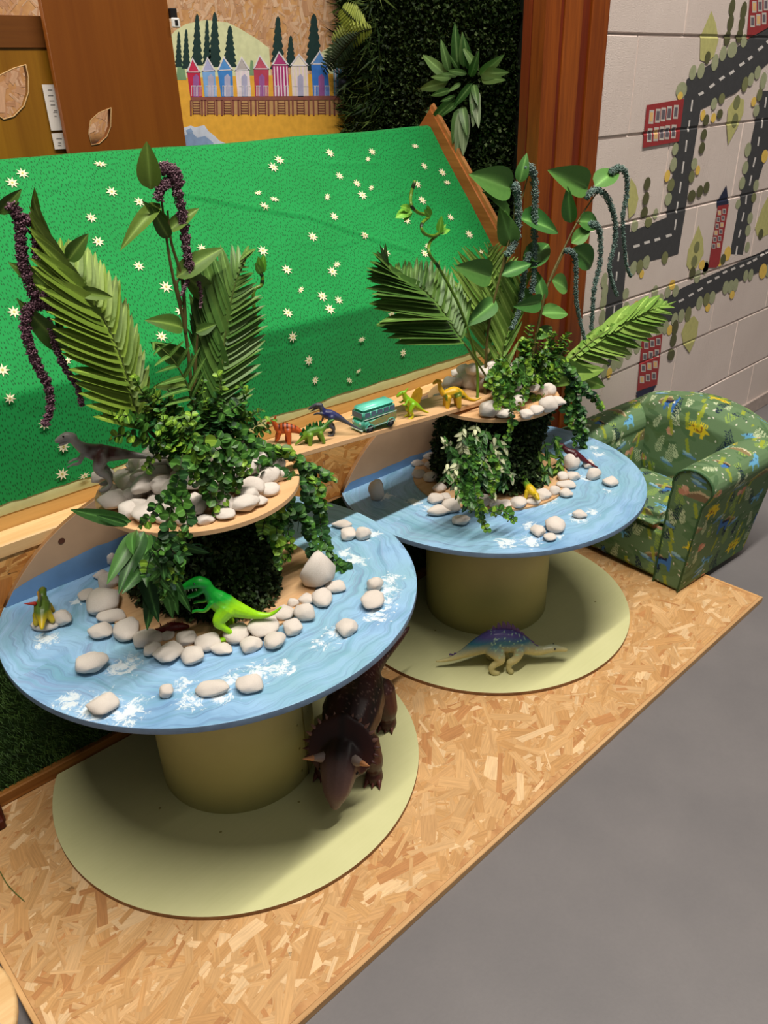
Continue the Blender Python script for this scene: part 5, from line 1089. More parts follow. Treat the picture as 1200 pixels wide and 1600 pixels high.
# variegated and lance leaved sprays
M_VAR = leaf_mat('variegated_leaf', (128, 140, 92), (196, 200, 160), .4)
VR = leaf_mesh('leaf', lance, .3, .1, M_VAR, 5); LCE = leaf_mesh('leaf', lance, .35, .25, M_LANCE, 8); VG = leaf_mesh('leaf', lance, .3, .1, M_LANCE, 5)
def sprig(label, paths, y, size, meshes, step, seed, name, wide=1.0, group=None):
    rr = random.Random(seed); Ps = [spline(pull(p, y), 6) for p in paths]; base = Ps[0][0]; T = thing(name, label, 'artificial plant', base, 0, group); cnt = 0
    for P in Ps:
        link('stem', tube_me('stem', [p-base for p in P], [.0014]*len(P), M_TWIG, 5), T); acc = 0; nxt = step
        for i in range(len(P)-1):
            L = (P[i+1]-P[i]).length; t_ = (P[i+1]-P[i]).normalized()
            while nxt < acc+L and cnt < 290:
                p = P[i]+t_*(nxt-acc); nxt += step*rr.uniform(.8, 1.2)
                n1 = Vector((rr.gauss(0, 1), rr.gauss(0, 1), rr.gauss(0, .7))); n1 = (n1-t_*n1.dot(t_)).normalized()
                for sg in (1, -1): place(T, meshes[rr.randrange(len(meshes))], p, p+(n1*sg+t_*rr.uniform(.6, 1.3)).normalized()*size*rr.uniform(.8, 1.2), TOCAM+n1*.3, wide, base); cnt += 1
            acc += L
sprig('cream variegated spray hanging on the left front of the right rockery', [[(725, 665, 1.37), (722, 690, 1.36), (728, 720, 1.35)], [(745, 662, 1.37), (738, 690, 1.36)], [(765, 690, 1.34), (785, 720, 1.33), (800, 745, 1.32)], [(770, 680, 1.34), (790, 700, 1.33)], [(715, 720, 1.35), (710, 750, 1.34), (722, 780, 1.31)], [(700, 720, 1.36), (697, 750, 1.35)], [(760, 740, 1.33), (772, 770, 1.31)], [(705, 700, 1.37), (695, 690, 1.37)], [(750, 700, 1.35), (760, 730, 1.34), (790, 735, 1.32)]], 1.35, .024, [VR, VR, VG], .008, 21, 'variegated_spray', 2.4)
sprig('small leaved green spray filling the left side of the right rockery', [[(760, 670, 1.36), (750, 710, 1.35), (758, 760, 1.33)], [(730, 680, 1.36), (740, 730, 1.35), (745, 770, 1.33)], [(775, 690, 1.35), (790, 730, 1.34), (785, 760, 1.33)], [(700, 690, 1.37), (712, 730, 1.36), (730, 790, 1.31)], [(760, 690, 1.35), (735, 740, 1.34)], [(720, 750, 1.33), (740, 790, 1.3)]], 1.35, .027, [VG], .007, 22, 'leafy_spray', 2.6)
sprig('bright leafy spray on the right side of the right rockery', [[(850, 690, 1.36), (858, 720, 1.35), (852, 755, 1.34)], [(865, 680, 1.37), (875, 710, 1.36), (868, 745, 1.35)], [(840, 700, 1.36), (845, 740, 1.35)]], 1.35, .032, [leaf_mesh('leaf', lance, .3, .2, M_EUCL, 5), VG], .0085, 23, 'leafy_spray', 2.0)
T = thing('lance_leaf_plant', 'cluster of long dark lance leaves hanging under the left upper disc', 'artificial plant', at(205, 818, y=1.36)); bb = at(205, 818, y=1.36)
for (a, b, y1) in [((205, 815), (108, 800), 1.44), ((200, 820), (152, 808), 1.40), ((215, 830), (170, 900), 1.32), ((225, 830), (186, 912), 1.30), ((230, 835), (222, 900), 1.28), ((235, 835), (250, 912), 1.27), ((220, 860), (240, 970), 1.29), ((232, 870), (262, 935), 1.27), ((245, 880), (226, 975), 1.30), ((255, 870), (282, 930), 1.30), ((300, 850), (352, 882), 1.37), ((310, 858), (378, 905), 1.39), ((270, 900), (290, 950), 1.30), ((258, 880), (272, 955), 1.30), ((255, 850), (205, 905), 1.28), ((210, 830), (196, 850), 1.3), ((250, 850), (262, 960), 1.28), ((275, 850), (325, 866), 1.33)]:
    place(T, LCE, at(*a, y=1.38), at(*b, y=y1), TOCAM, 1.5, bb)
sprig('mid green leafy spray hanging over the lance leaves under the left upper disc', [[(262, 828, 1.31), (272, 860, 1.29), (268, 890, 1.28)], [(280, 828, 1.31), (278, 860, 1.29), (272, 885, 1.28)], [(245, 840, 1.31), (240, 870, 1.29)], [(262, 850, 1.29), (278, 866, 1.28)], [(266, 880, 1.28), (262, 920, 1.28)], [(255, 870, 1.28), (250, 910, 1.28)]], 1.3, .03, [VG, LCE], .010, 24, 'leafy_spray', 2.2)

# dark artificial hedging: nobody could count these leaves
def leaf_cloud(name, P, N, size, mat, parent=None, loc0=Vector((0, 0, 0)), seed=0, aspect=.42):
    rs = np.random.RandomState(seed); n = len(P); d = N+rs.normal(0, .75, (n, 3)); d /= np.linalg.norm(d, axis=1)[:, None]
    s = np.cross(d, rs.normal(0, 1, (n, 3))); s /= np.linalg.norm(s, axis=1)[:, None]; L = size*rs.uniform(.6, 1.3, n)[:, None]
    up = np.cross(d, s); V = np.empty((n, 4, 3)); P = P-np.array(loc0)
    V[:, 0] = P; V[:, 1] = P+d*L*.5+s*L*aspect+up*L*.1; V[:, 2] = P+d*L; V[:, 3] = P+d*L*.5-s*L*aspect+up*L*.1
    me = new_mesh(name, V.reshape(-1, 3), np.arange(n*4).reshape(-1, 4), mat)
    c_ = np.repeat(rs.rand(n), 4); at_ = me.color_attributes.new('Col', 'FLOAT_COLOR', 'POINT'); a = np.ones((n*4, 4)); a[:, :3] = c_[:, None]; at_.data.foreach_set('color', a.ravel())
    o = link(name, me, parent); o['kind'] = 'stuff'; return o
def hedge_mat(name, stops):
    t = NT(name, .6, .2); a = t.n('ShaderNodeAttribute', attribute_name='Col').outputs['Fac']; t.color(t.ramp(a, [(k, lin(c)) for k, c in stops])); return t.m
M_HDG = hedge_mat('hedge_leaves', [(0, (18, 32, 10)), (.6, (38, 56, 22)), (.9, (62, 82, 36)), (1, (116, 132, 88))])
M_HDC = hedge_mat('column_moss', [(0, (18, 32, 12)), (.6, (34, 54, 22)), (.93, (58, 80, 38)), (1, (116, 132, 92))])
for i in (0, 1):
    c, zb, zt = CT[i], TH[i]+.006, ISL[i]-.013; rs = np.random.RandomState(50+i); n = 15000; a = rs.uniform(0, 2*PI, n); z = rs.uniform(zb, zt, n); u = (z-zb)/(zt-zb)
    r = (.118 if i == 0 else .118)+.055*rs.rand(n)*(.75+.4*np.sin(a*3+u*4))*(1.0 if i else 1.0)+(.02*(1-u) if i == 0 else .012)
    P = np.stack([c.x+r*np.cos(a), c.y+r*np.sin(a), np.minimum(z, zt-.01)], 1); N = np.stack([np.cos(a), np.sin(a), -.5+0*a], 1)
    P[:, 2] = np.maximum(P[:, 2], zb+.014)
    T = bpy.data.objects['drum_table' if i == 0 else 'drum_table.001']
    leaf_cloud('moss_wrap', P, N, .014, M_HDC, T, Vector((c.x, c.y, 0)), 60+i)['label'] = 'dark artificial hedging wrapped round the core'
# hedge wall on the side wall
T = thing('hedge_panel', 'dark green artificial hedge panel covering the side wall behind the cloth hill', 'artificial hedge', (SX, 2.2, .9))
link('backing', box_me('backing', -.028, -.001, -.33, .46, 0, 1.7, flat('hedge_backing', (14, 22, 10), .8), 0), T)
rs = np.random.RandomState(9); n = 60000; y_ = rs.uniform(1.885, 2.66, n); z_ = rs.uniform(.9, 2.62, n)
bump_ = np.array([noise.noise(Vector((a*5, b*5, 0))) for a, b in zip(y_[:6000], z_[:6000])]); bump_ = np.resize(bump_, n)
P = np.stack([SX-.03-.03*rs.rand(n)**1.3, y_, z_], 1); N = np.tile([-1.0, 0, .1], (n, 1))
leaf_cloud('foliage', P, N, .014, M_HDG, T, Vector((SX, 2.2, .9)), 3, .5)
rs = np.random.RandomState(12); n = 2600; y_ = 2.66-rs.rand(n)**1.6*.16; z_ = rs.uniform(1.3, 2.6, n)
M_GRS = hedge_mat('grassy_blades', [(0, (18, 34, 12)), (.6, (44, 66, 26)), (1, (92, 108, 50))])
leaf_cloud('long_grass', np.stack([SX-.05-.05*rs.rand(n), y_, z_], 1), np.tile([-.8, .25, -.3], (n, 1)), .10, M_GRS, T, Vector((SX, 2.2, .9)), 5, .03)
HL = leaf_mesh('leaf', lance, .3, .3, leaf_mat('hedge_tuft', (46, 84, 34), (104, 134, 76), .35), 8)
HL2 = leaf_mesh('leaf', lance, .3, .3, leaf_mat('hedge_tuft_pale', (110, 130, 96), (150, 164, 128), .35), 8)
tuft = thing('lance_leaf_tuft', 'tuft of glossy pointed leaves hanging on the dark hedge panel', 'artificial plant', at(718, 120, x=SX-.06)); b0 = at(718, 120, x=SX-.06)
for (a, b, pale) in [((700, 120), (657, 83), 0), ((702, 112), (690, 66), 0), ((715, 105), (711, 43), 0), ((725, 105), (723, 58), 0), ((735, 110), (725, 60), 0), ((748, 110), (724, 75), 0), ((750, 118), (776, 96), 0), ((750, 116), (780, 114), 0), ((752, 122), (776, 124), 0), ((700, 128), (650, 141), 0), ((705, 122), (672, 120), 0), ((715, 118), (690, 115), 0), ((705, 140), (672, 150), 0), ((710, 155), (668, 194), 0), ((715, 160), (690, 180), 0), ((738, 130), (708, 168), 0), ((740, 132), (745, 155), 0), ((740, 140), (738, 172), 0), ((745, 140), (740, 192), 1), ((742, 150), (747, 190), 1), ((722, 165), (728, 202), 0), ((716, 170), (708, 220), 0), ((724, 170), (714, 238), 1), ((726, 172), (724, 236), 1), ((718, 110), (705, 90), 0), ((730, 115), (700, 110), 0), ((720, 130), (702, 142), 0), ((712, 150), (690, 158), 0), ((735, 120), (745, 90), 0)]:
    place(tuft, HL2 if pale else HL, at(*a, x=SX-.075), at(*b, x=SX-.12), (CAM-b0).normalized(), 1.7, b0)
# ferns at the far edge of the hedge
FN = leaf_mesh('leaflet', lance, .2, .1, leaf_mat('fern_yellow', (96, 112, 34), (140, 150, 56), .45), 4); FD = leaf_mesh('leaflet', lance, .2, .1, leaf_mat('fern_dark', (26, 40, 24), (52, 70, 40), .45), 4)
def fern(label, rach, mesh, L, n, x=2.235):
    P = spline([at(p[0], p[1], x=x) for p in rach], 6); base = P[0]; T = thing('fern_frond', label, 'artificial plant', base)
    link('rachis', tube_me('rachis', [p-base for p in P], [.0018]*len(P), M_TWIG, 5), T); w_ = (CAM-base).normalized()
    for k in range(n):
        q = k/(n-1)*(len(P)-1); i = min(int(q), len(P)-2); p = P[i].lerp(P[i+1], q-i); t_ = (P[i+1]-P[i]).normalized(); s = t_.cross(w_).normalized(); l = L*math.sin(PI*(.12+.8*k/n))
        for sg in (-1, 1): place(T, mesh, p, p+(s*sg+t_*.35).normalized()*l, w_, 1.5, base, 'leaflet')
fern('yellow-green artificial fern frond at the top left edge of the hedge', [(580, 45), (560, 50), (540, 58), (522, 66)], FN, .05, 16)
fern('yellow artificial fern frond pointing up left from the hedge edge', [(570, 40), (552, 30), (535, 14)], FN, .05, 14)
fern('dark ladder-like artificial fern frond arching over the painted huts', [(562, 52), (545, 68), (528, 88), (514, 106)], FD, .042, 20)
fern('darkest artificial fern frond hanging steeply over the painted huts', [(556, 60), (530, 70), (516, 95), (502, 116)], FD, .035, 18)
# blade of grass on the platform
tag(link('grass_blade', tube_me('grass_blade', spline([at(0, 1362, z=.003), at(14, 1385, z=.004), at(38, 1408, z=.002)], 4), .0012, M_STEM, 5)), 'single thin green grass blade lying on the strand board at the left edge', 'grass blade')
# ------------------------------------------------------------------ toy animals
M_TOY = attr_mat('painted_rubber', .42, .45, .1, 160, .12)
M_EYE = flat('eye_black', (14, 12, 12), .15, .6); M_EYEY = flat('eye_amber', (214, 168, 40), .25, .5); M_CLAW = flat('claw_bone', (206, 186, 160), .4)
def mixc(a, b, k): k = np.clip(k, 0, 1)[:, None]; return np.array(lin(a)[:3])*(1-k)+np.array(lin(b)[:3])*k
def heading_loc(P, h): return (P.x, P.y, P.z), math.radians(h)
def toy(name, label, loc, h, strands, voxel, cfn, eyes=None, extra=None, cones=(), plates=(), group=None, scale=1.0, er=.0022, rot=None):
    """strands: list of (points, radii); the body is one continuous skin"""
    T = thing(name, label, 'toy dinosaur', loc, math.radians(h), group); 
    if rot: T.rotation_euler = (math.radians(rot[0]), math.radians(rot[1]), math.radians(h))
    bm = bmesh.new()
    for st in strands: 
        pts = spline(st[0], 4) if len(st[0]) > 2 else [Vector(p) for p in st[0]]
        R_ = []
        n = len(st[0])
        for i in range(len(pts)):
            u = i/(len(pts)-1)*(n-1); a = min(int(u), n-2); f = u-a
            r0, r1 = st[1][a], st[1][a+1]
            if isinstance(r0, (int, float)): r0 = (r0, r0)
            if isinstance(r1, (int, float)): r1 = (r1, r1)
            R_.append((r0[0]*(1-f)+r1[0]*f, r0[1]*(1-f)+r1[1]*f))
        loft(bm, pts, R_, 12)
    bmesh.ops.recalc_face_normals(bm, faces=bm.faces[:])
    bmesh.ops.transform(bm, matrix=Matrix.Diagonal((scale, scale, scale, 1)), verts=bm.verts[:])
    me = remeshed(bm, 'body', voxel, M_TOY, 2)
    color_mesh(me, lambda co, no: cfn(co/scale, no)); b = link('body', me, T)
    if eyes:
        for (x, y, z) in eyes:
            for s in (1, -1):
                e = bmesh.new(); bmesh.ops.create_icosphere(e, subdivisions=2, radius=er); em = bm_mesh(e, 'eye', M_EYE, True)
                link('eye', em, b, Matrix.Translation((x*scale, y*s*scale, z*scale)))
    for (p0, p1, r, mat, nm) in cones:
        link(nm, tube_me(nm, [Vector(p0)*scale, (Vector(p0)*.5+Vector(p1)*.5)*scale, Vector(p1)*scale], [r*scale, r*.6*scale, r*.12*scale], mat, 8), T)
    for (x, y, z, hgt, w_, dx, mat, nm) in plates:
        ol = [(-w_/2, 0), (w_/2, 0), (w_*.35+dx*.6, hgt*.6), (dx, hgt), (-w_*.4+dx*.3, hgt*.5)]
        me_ = prism_me(nm, [(p[0]*scale, p[1]*scale) for p in ol], -.0012*max(1, scale), .0012*max(1, scale), 'xz', mat, .0004)
        link(nm, me_, T, Matrix.Translation((x*scale, y*scale, z*scale)) @ Matrix.Rotation((.25 if y > 0 else -.25 if y < 0 else 0), 4, 'X'))
    return T
def theropod(neck=1.0):
    return [([(-.125, 0, .06), (-.10, 0, .043), (-.07, 0, .044), (-.035, 0, .06), (-.005, 0, .077), (.014, 0, .097), (.024, 0, .116), (.030, 0, .132)], [.002, .005, .009, .017, (.022, .026), (.019, .023), .014, .012]),
            ([(.028, 0, .134), (.044, 0, .143), (.064, 0, .139), (.080, 0, .132)], [(.011, .012), (.014, .0135), (.011, .010), (.007, .006)]),
            ([(.034, 0, .128), (.052, 0, .115), (.071, 0, .108)], [(.010, .007), (.009, .006), (.006, .004)])] + \
        sum([[([(-.008, s*.014, .075), (.012, s*.022, .052), (.004, s*.024, .036)], [(.013, .021), (.010, .015), .008]), ([(.004, s*.024, .036), (-.010, s*.024, .018), (.002, s*.025, .006), (.022, s*.026, .004)], [.0075, .006, .0065, (.008, .004)]),
              ([(.022, s*.016, .098), (.038, s*.020, .082), (.056, s*.017, .082)], [.006, .0045, .0035]), ([(.056, s*.017, .082), (.066, s*.014, .080)], [.0032, .0018]), ([(.056, s*.017, .082), (.066, s*.020, .079)], [.0032, .0018])] for s in (1, -1)], [])
P = at(356, 990, z=.584); L = 137
toy('toy_dinosaur', 'bright green toy tyrannosaur with open jaws standing on the left rockery base', (P.x, P.y, TH[0]+.006), 143, theropod(), .0017,
    lambda co, no: mixc((150, 214, 16), (10, 150, 40), (co[:, 2]-(.070+.35*np.clip(-co[:, 0], -.2, .03)))/.03+no[:, 2]*.7-.35), [(.053, .0115, .147)],
    cones=[((.020+.006, s*.026+q, .004), (.036, s*.026+q*1.3, .001), .0022, M_CLAW, 'claw') for s in (1, -1) for q in (-.006, 0, .006)]+[((.076-.008*k, s*.005, .129), (.076-.008*k, s*.005, .1235), .0014, M_CLAW, 'tooth') for k in range(4) for s in (1, -1)])
def skin(base, back, k0, kw, speck=None):
    def f(co, no):
        c = mixc(base, back, (co[:, 2]-k0)/kw)
        if speck:
            s = vnoise(co, speck[1]); c = c*(1-np.clip((s-.1)*4, 0, 1)[:, None]*.75)+np.array(lin(speck[0])[:3])*np.clip((s-.1)*4, 0, 1)[:, None]*.75
        return c
    return f
P = at(168, 755, z=.905)
rap = [([(-.135, 0, .050), (-.10, 0, .058), (-.065, 0, .068), (-.03, 0, .076), (0, 0, .082), (.025, 0, .092), (.042, 0, .108), (.05, 0, .124)], [.002, .005, .008, .015, (.018, .021), .016, .010, .009]),
       ([(.048, 0, .126), (.062, 0, .130), (.082, 0, .122)], [.009, (.009, .009), .005]), ([(.052, 0, .121), (.066, 0, .116), (.078, 0, .112)], [.006, .004, .003])] + \
    sum([[([(-.004, s*.012, .08), (.010, s*.018, .055), (-.004, s*.018, .034)], [.016, .012, .007]), ([(-.004, s*.018, .034), (-.008, s*.018, .016), (.004, s*.018, .004), (.016, s*.018, .002)], [.006, .005, .006, .004]),
          ([(.034, s*.010, .090), (.046, s*.014, .072), (.060, s*.013, .070)], [.005, .004, .003]), ([(.058, s*.013, .070), (.072, s*.017, .066)], [.0025, .0015]), ([(.058, s*.013, .070), (.072, s*.010, .064)], [.0025, .0015])] for s in (1, -1)], [])
toy('toy_dinosaur', 'grey and maroon toy raptor leaning forward on the left pebble heap', (P.x, P.y, .895), 152, rap, .0017, (lambda co, no: (lambda s, m: mixc((150, 146, 142), (82, 46, 44), m*(.55+.8*s)))(vnoise(co, 70, 4)+.4, np.clip((co[:, 2]-.062)/.02, 0, 1)*np.clip((.032-co[:, 0])/.015, 0, 1)*np.clip((co[:, 0]+.09)/.03, 0, 1))), [(.066, .0085, .133)])
# sail-backed dinosaur on its stone seen from behind
P = at(70, 966, z=.60)
toy('toy_dinosaur', 'green and yellow sail-backed toy dinosaur standing on a flat stone on the near table', (P.x, P.y, TH[0]+.020), 62,
    [([(-.05, 0, .010), (-.03, 0, .018), (-.012, 0, .026), (.008, 0, .030), (.025, 0, .032), (.038, 0, .040)], [.004, .009, (.018, .015), (.019, .018), .014, .009]), ([(.036, 0, .042), (.052, 0, .046), (.062, 0, .042)], [.009, .009, .006]),
     ([(-.012, .012, .024), (-.016, .018, .003)], [.009, .006]), ([(-.012, -.012, .024), (-.016, -.018, .003)], [.009, .006]), ([(.022, .011, .024), (.026, .016, .003)], [.007, .005]), ([(.022, -.011, .024), (.026, -.016, .003)], [.007, .005]),
     ([(.004, .0, .045), (.004, 0, .06), (.002, 0, .073)], [(.003, .020), (.0025, .016), (.002, .005)])], .0013,
    lambda co, no: mixc((206, 176, 22), (78, 104, 34), (co[:, 2]-.018)/.016)*(1-np.clip((co[:, 2]-.052)/.01, 0, 1)[:, None])+np.array(lin((176, 130, 40))[:3])*np.clip((co[:, 2]-.052)/.01, 0, 1)[:, None], [(.052, .008, .049)], er=.0014,
    cones=[((.0, .012, .046), (-.002, .034, .052), .005, flat('red_frill', (176, 44, 26), .4), 'frill')])
P = at(268, 984, z=.588)
toy('toy_dinosaur', 'small dark red spiny toy dinosaur lying between ring pebbles and the left moss column', (P.x, P.y, TH[0]+.006), -32,
    [([(-.045, 0, .006), (-.02, 0, .010), (.0, 0, .013), (.02, 0, .011), (.036, 0, .008)], [.002, .007, (.013, .010), (.010, .008), .005])], .0013, skin((120, 26, 22), (88, 18, 18), .006, .01), None,
    cones=[((-.03+.008*k, (k % 2-.5)*.01, .014), (-.032+.008*k, (k % 2-.5)*.02, .022), .002, flat('red_spine', (110, 24, 22), .4), 'spine') for k in range(8)])
# five on the plank with the van
def onp(px, py, dy=0):
    P = at(px, py, z=.85)
    for _ in range(4): P = at(px, py, z=plank_z(P.x)+.0005)
    return P
P = onp(447, 692)
toy('toy_dinosaur', 'orange toy dinosaur with dark back stripes and a head crest on the plank bridge', (P.x, P.y, P.z-.001), 140,
    [([(-.060, 0, .016), (-.045, 0, .026), (-.022, 0, .038), (0, 0, .042), (.014, 0, .040), (.022, 0, .050), (.027, 0, .060)], [.002, .005, (.010, .011), (.013, .015), (.010, .012), .007, .006]), ([(.027, 0, .061), (.036, 0, .060), (.042, 0, .056)], [.006, .006, .0035]), ([(.024, 0, .064), (.019, 0, .076)], [.004, .0015]),
     ([(-.008, .009, .036), (-.010, .012, .018), (-.008, .013, .002)], [.009, .006, .005]), ([(-.008, -.009, .036), (-.004, -.012, .018), (-.002, -.013, .002)], [.009, .006, .005]), ([(.013, .008, .034), (.018, .011, .018), (.022, .012, .014)], [.006, .004, .003]), ([(.013, -.008, .034), (.022, -.011, .022), (.026, -.012, .002)], [.006, .004, .0035])], .0012,
    lambda co, no: mixc((186, 84, 32), (84, 34, 20), np.clip((co[:, 2]-.036)/.01, 0, 1)*(np.sin(co[:, 0]*620) > .1)*(co[:, 0] < .018)), [(.033, .0055, .063)], er=.0012)
G1 = flat('plate_green', (36, 92, 36), .4)
P = onp(492, 692)
toy('toy_dinosaur', 'green toy stegosaur with dark plates next to the orange dinosaur on the plank', (P.x, P.y, P.z-.001), -18,
    [([(-.052, 0, .008), (-.036, 0, .018), (-.018, 0, .030), (0, 0, .034), (.018, 0, .034), (.032, 0, .042), (.044, 0, .050)], [.002, .005, (.011, .012), (.013, .014), (.011, .011), .006, .005]), ([(.044, 0, .050), (.054, 0, .053)], [.005, .003])] +
    sum([[([(-.014, s*.010, .028), (-.018, s*.013, .002)], [.008, .005]), ([(.014, s*.009, .028), (.020, s*.013, .002)], [.007, .0045])] for s in (1, -1)], []), .0012, skin((112, 152, 42), (58, 112, 36), .032, .014), [(.048, .004, .053)], er=.001,
    plates=[(-.036+.009*k, (.004 if k % 2 else -.004), .024+.020*math.sin(PI*(k+1)/10)-(.002 if k > 6 else 0)+(.006 if k > 5 else 0), .006+.011*math.sin(PI*(k+1)/10), .010, .0, G1, 'back_plate') for k in range(9)])
P = onp(519, 679)
toy('toy_dinosaur', 'dark blue-grey toy theropod with a long thin tail reaching the toy van', (P.x, P.y, P.z-.001), 138,
    [([(-.080, 0, .010), (-.062, 0, .020), (-.040, 0, .034), (-.02, 0, .048), (0, 0, .056), (.016, 0, .062), (.022, 0, .074), (.026, 0, .082)], [.0015, .003, .005, .009, (.011, .014), (.010, .012), .007, .006]), ([(.024, 0, .084), (.038, 0, .084), (.056, 0, .074)], [.006, .006, .0025]), ([(.030, 0, .078), (.052, 0, .068)], [.003, .0015])] +
    sum([[([(-.002, s*.008, .052), (.004, s*.011, .034), (-.004, s*.011, .022)], [.009, .006, .004]), ([(-.004, s*.011, .022), (-.006, s*.011, .010), (.002, s*.011, .002), (.010, s*.011, .0015)], [.0038, .003, .004, .0025])] for s in (1, -1)], [])+[([(.018, .007, .062), (.034, .011, .066), (.044, .011, .062)], [.004, .003, .0018]), ([(.018, -.007, .060), (.022, -.012, .044), (.026, -.012, .034)], [.004, .003, .0018])], .0012,
    lambda co, no: mixc((70, 72, 82), (34, 40, 96), (co[:, 2]-.046)/.014*(co[:, 0] < .02)), [(.036, .0055, .087)], er=.0011)
P = onp(641, 652)
toy('toy_dinosaur', 'lime and yellow toy dinosaur with a golden back sail, right of the van', (P.x, P.y, P.z-.001), 160,
    [([(-.058, 0, .004), (-.040, 0, .014), (-.02, 0, .030), (-.002, 0, .044), (.010, 0, .056), (.016, 0, .068), (.018, 0, .076)], [.0015, .004, .010, (.012, .013), .010, .007, .006]), ([(.016, 0, .078), (.028, 0, .076), (.038, 0, .070)], [.006, .006, .004]), ([(.012, 0, .082), (.006, 0, .088)], [.003, .002])] +
    sum([[([(-.006, s*.009, .040), (.004, s*.012, .024), (-.002, s*.012, .012), (.002, s*.012, .003), (.010, s*.012, .002)], [.009, .006, .004, .005, .003]), ([(.010, s*.008, .056), (.020, s*.012, .046), (.028, s*.011, .048)], [.004, .003, .002])] for s in (1, -1)], []), .0012,
    lambda co, no: mixc((206, 200, 28), (128, 186, 30), np.clip(no[:, 2]*1.2+.5, 0, 1)*(co[:, 2] > .02)), [(.026, .0055, .080)], er=.0012)
SAIL = bpy.data.objects[-1] if False else None
sm = prism_me('sail', [(.0, .0), (-.008, .018), (-.018, .030), (-.030, .034), (-.038, .026), (-.038, .010), (-.030, -.014), (-.014, -.014)], -.001, .001, 'xz', flat('sail_gold', (196, 146, 26), .4, .4, .25, 60), .0004)
lastT = [o for o in COL.objects if o.name.startswith('toy_dinosaur') and o.get('label', '').startswith('lime and yellow')][0]
link('sail', sm, lastT, Matrix.Translation((.0, 0, .052)))
P = onp(706, 635)
toy('toy_dinosaur', 'yellow toy sauropod with green blotches and raised neck at the plank end', (P.x, P.y, P.z-.001), 150,
    [([(-.092, 0, .018), (-.070, 0, .012), (-.048, 0, .020), (-.026, 0, .036), (-.006, 0, .044), (.014, 0, .042), (.028, 0, .046), (.036, 0, .062), (.038, 0, .078)], [.0015, .004, .006, (.013, .014), (.017, .018), (.014, .015), .009, .007, .006]), ([(.036, 0, .080), (.046, 0, .083), (.056, 0, .078)], [.006, .0065, .004])] +
    sum([[([(-.016, s*.011, .034), (-.018, s*.014, .002)], [.010, .007]), ([(.014, s*.011, .034), (.018, s*.014, .002)], [.009, .006])] for s in (1, -1)], []), .0013,
    lambda co, no: (lambda s: mixc((214, 168, 34), (104, 122, 34), np.clip((s-.12)*7, 0, 1)*(co[:, 2] > .026)*(co[:, 0] < .03)))(vnoise(co, 62, 3)), [(.046, .0065, .086)], er=.0013)
# on the far table
P = at(828, 778, z=.52)
toy('toy_dinosaur', 'small yellow and green toy dinosaur peeping over ring pebbles at the right rockery', (P.x, P.y, TH[1]+.012), 250,
    [([(-.045, 0, .055), (-.025, 0, .040), (0, 0, .030), (.018, 0, .026), (.032, 0, .024)], [.004, .010, (.015, .014), (.011, .010), .008]), ([(.03, 0, .026), (.044, 0, .018)], [.009, .006]), ([(0, .012, .026), (.004, .02, .002)], [.008, .005]), ([(0, -.012, .026), (.004, -.02, .002)], [.008, .005])], .0014,
    lambda co, no: mixc((208, 176, 26), (84, 128, 34), (-co[:, 0]-.002)/.012), [(.036, .007, .03)], er=.0013,
    plates=[(-.034+.010*k, 0, .052-.006*k, .012, .010, 0, flat('fin_green', (96, 140, 40), .4), 'back_fin') for k in range(5)])
P = at(898, 720, z=.53)
toy('toy_dinosaur', 'dark maroon long-tailed toy dinosaur at the right side of the right rockery', (P.x, P.y, TH[1]+.0), 120,
    [([(-.075, 0, .006), (-.045, 0, .020), (-.02, 0, .036), (.006, 0, .05), (.028, 0, .058), (.046, 0, .072)], [.003, .006, .010, (.014, .014), .010, .007]), ([(.044, 0, .074), (.062, 0, .076)], [.008, .005])] +
    sum([[([(-.002, s*.010, .046), (.004, s*.014, .022), (-.002, s*.014, .003)], [.009, .006, .005])] for s in (1, -1)], []), .0014, skin((92, 26, 34), (66, 16, 26), .03, .03), [(.052, .007, .08)], er=.0013)
# big ones under the tables
P = at(788, 1052, z=.013)
cx_, cy_ = 1.625, 1.232
def pur(co, no):
    k = (co[:, 2]-.075-.12*np.clip(-co[:, 0]-.05, 0, 1)*-1)/.05+no[:, 2]*.25
    c = mixc((186, 176, 120), (40, 96, 110), k+.25); k2 = np.clip((co[:, 2]-(.118-.30*np.abs(co[:, 0]+.01)**1.15))/.018, 0, 1); c = c*(1-k2[:, None])+np.array(lin((66, 58, 112))[:3])*k2[:, None]
    s = vnoise(co, 130, 2); q = np.clip((s-.32)*9, 0, 1)*(co[:, 2] > .07)*(co[:, 0] > -.05)*(co[:, 0] < .10); return c*(1-q[:, None]*.7)+np.array(lin((150, 186, 150))[:3])*q[:, None]*.7
PL = flat('plate_purple', (74, 56, 110), .45)
pl = []
for k in range(22):
    x = -.165+.0148*k; zt = .052+.092*math.exp(-((x+.0)/.085)**2)+.004; pl.append((x, 0, zt-.006+(.004 if abs(x) < .09 else 0), .007+.024*math.exp(-((x-.0)/.08)**2), .018, -.007, PL, 'back_plate'))
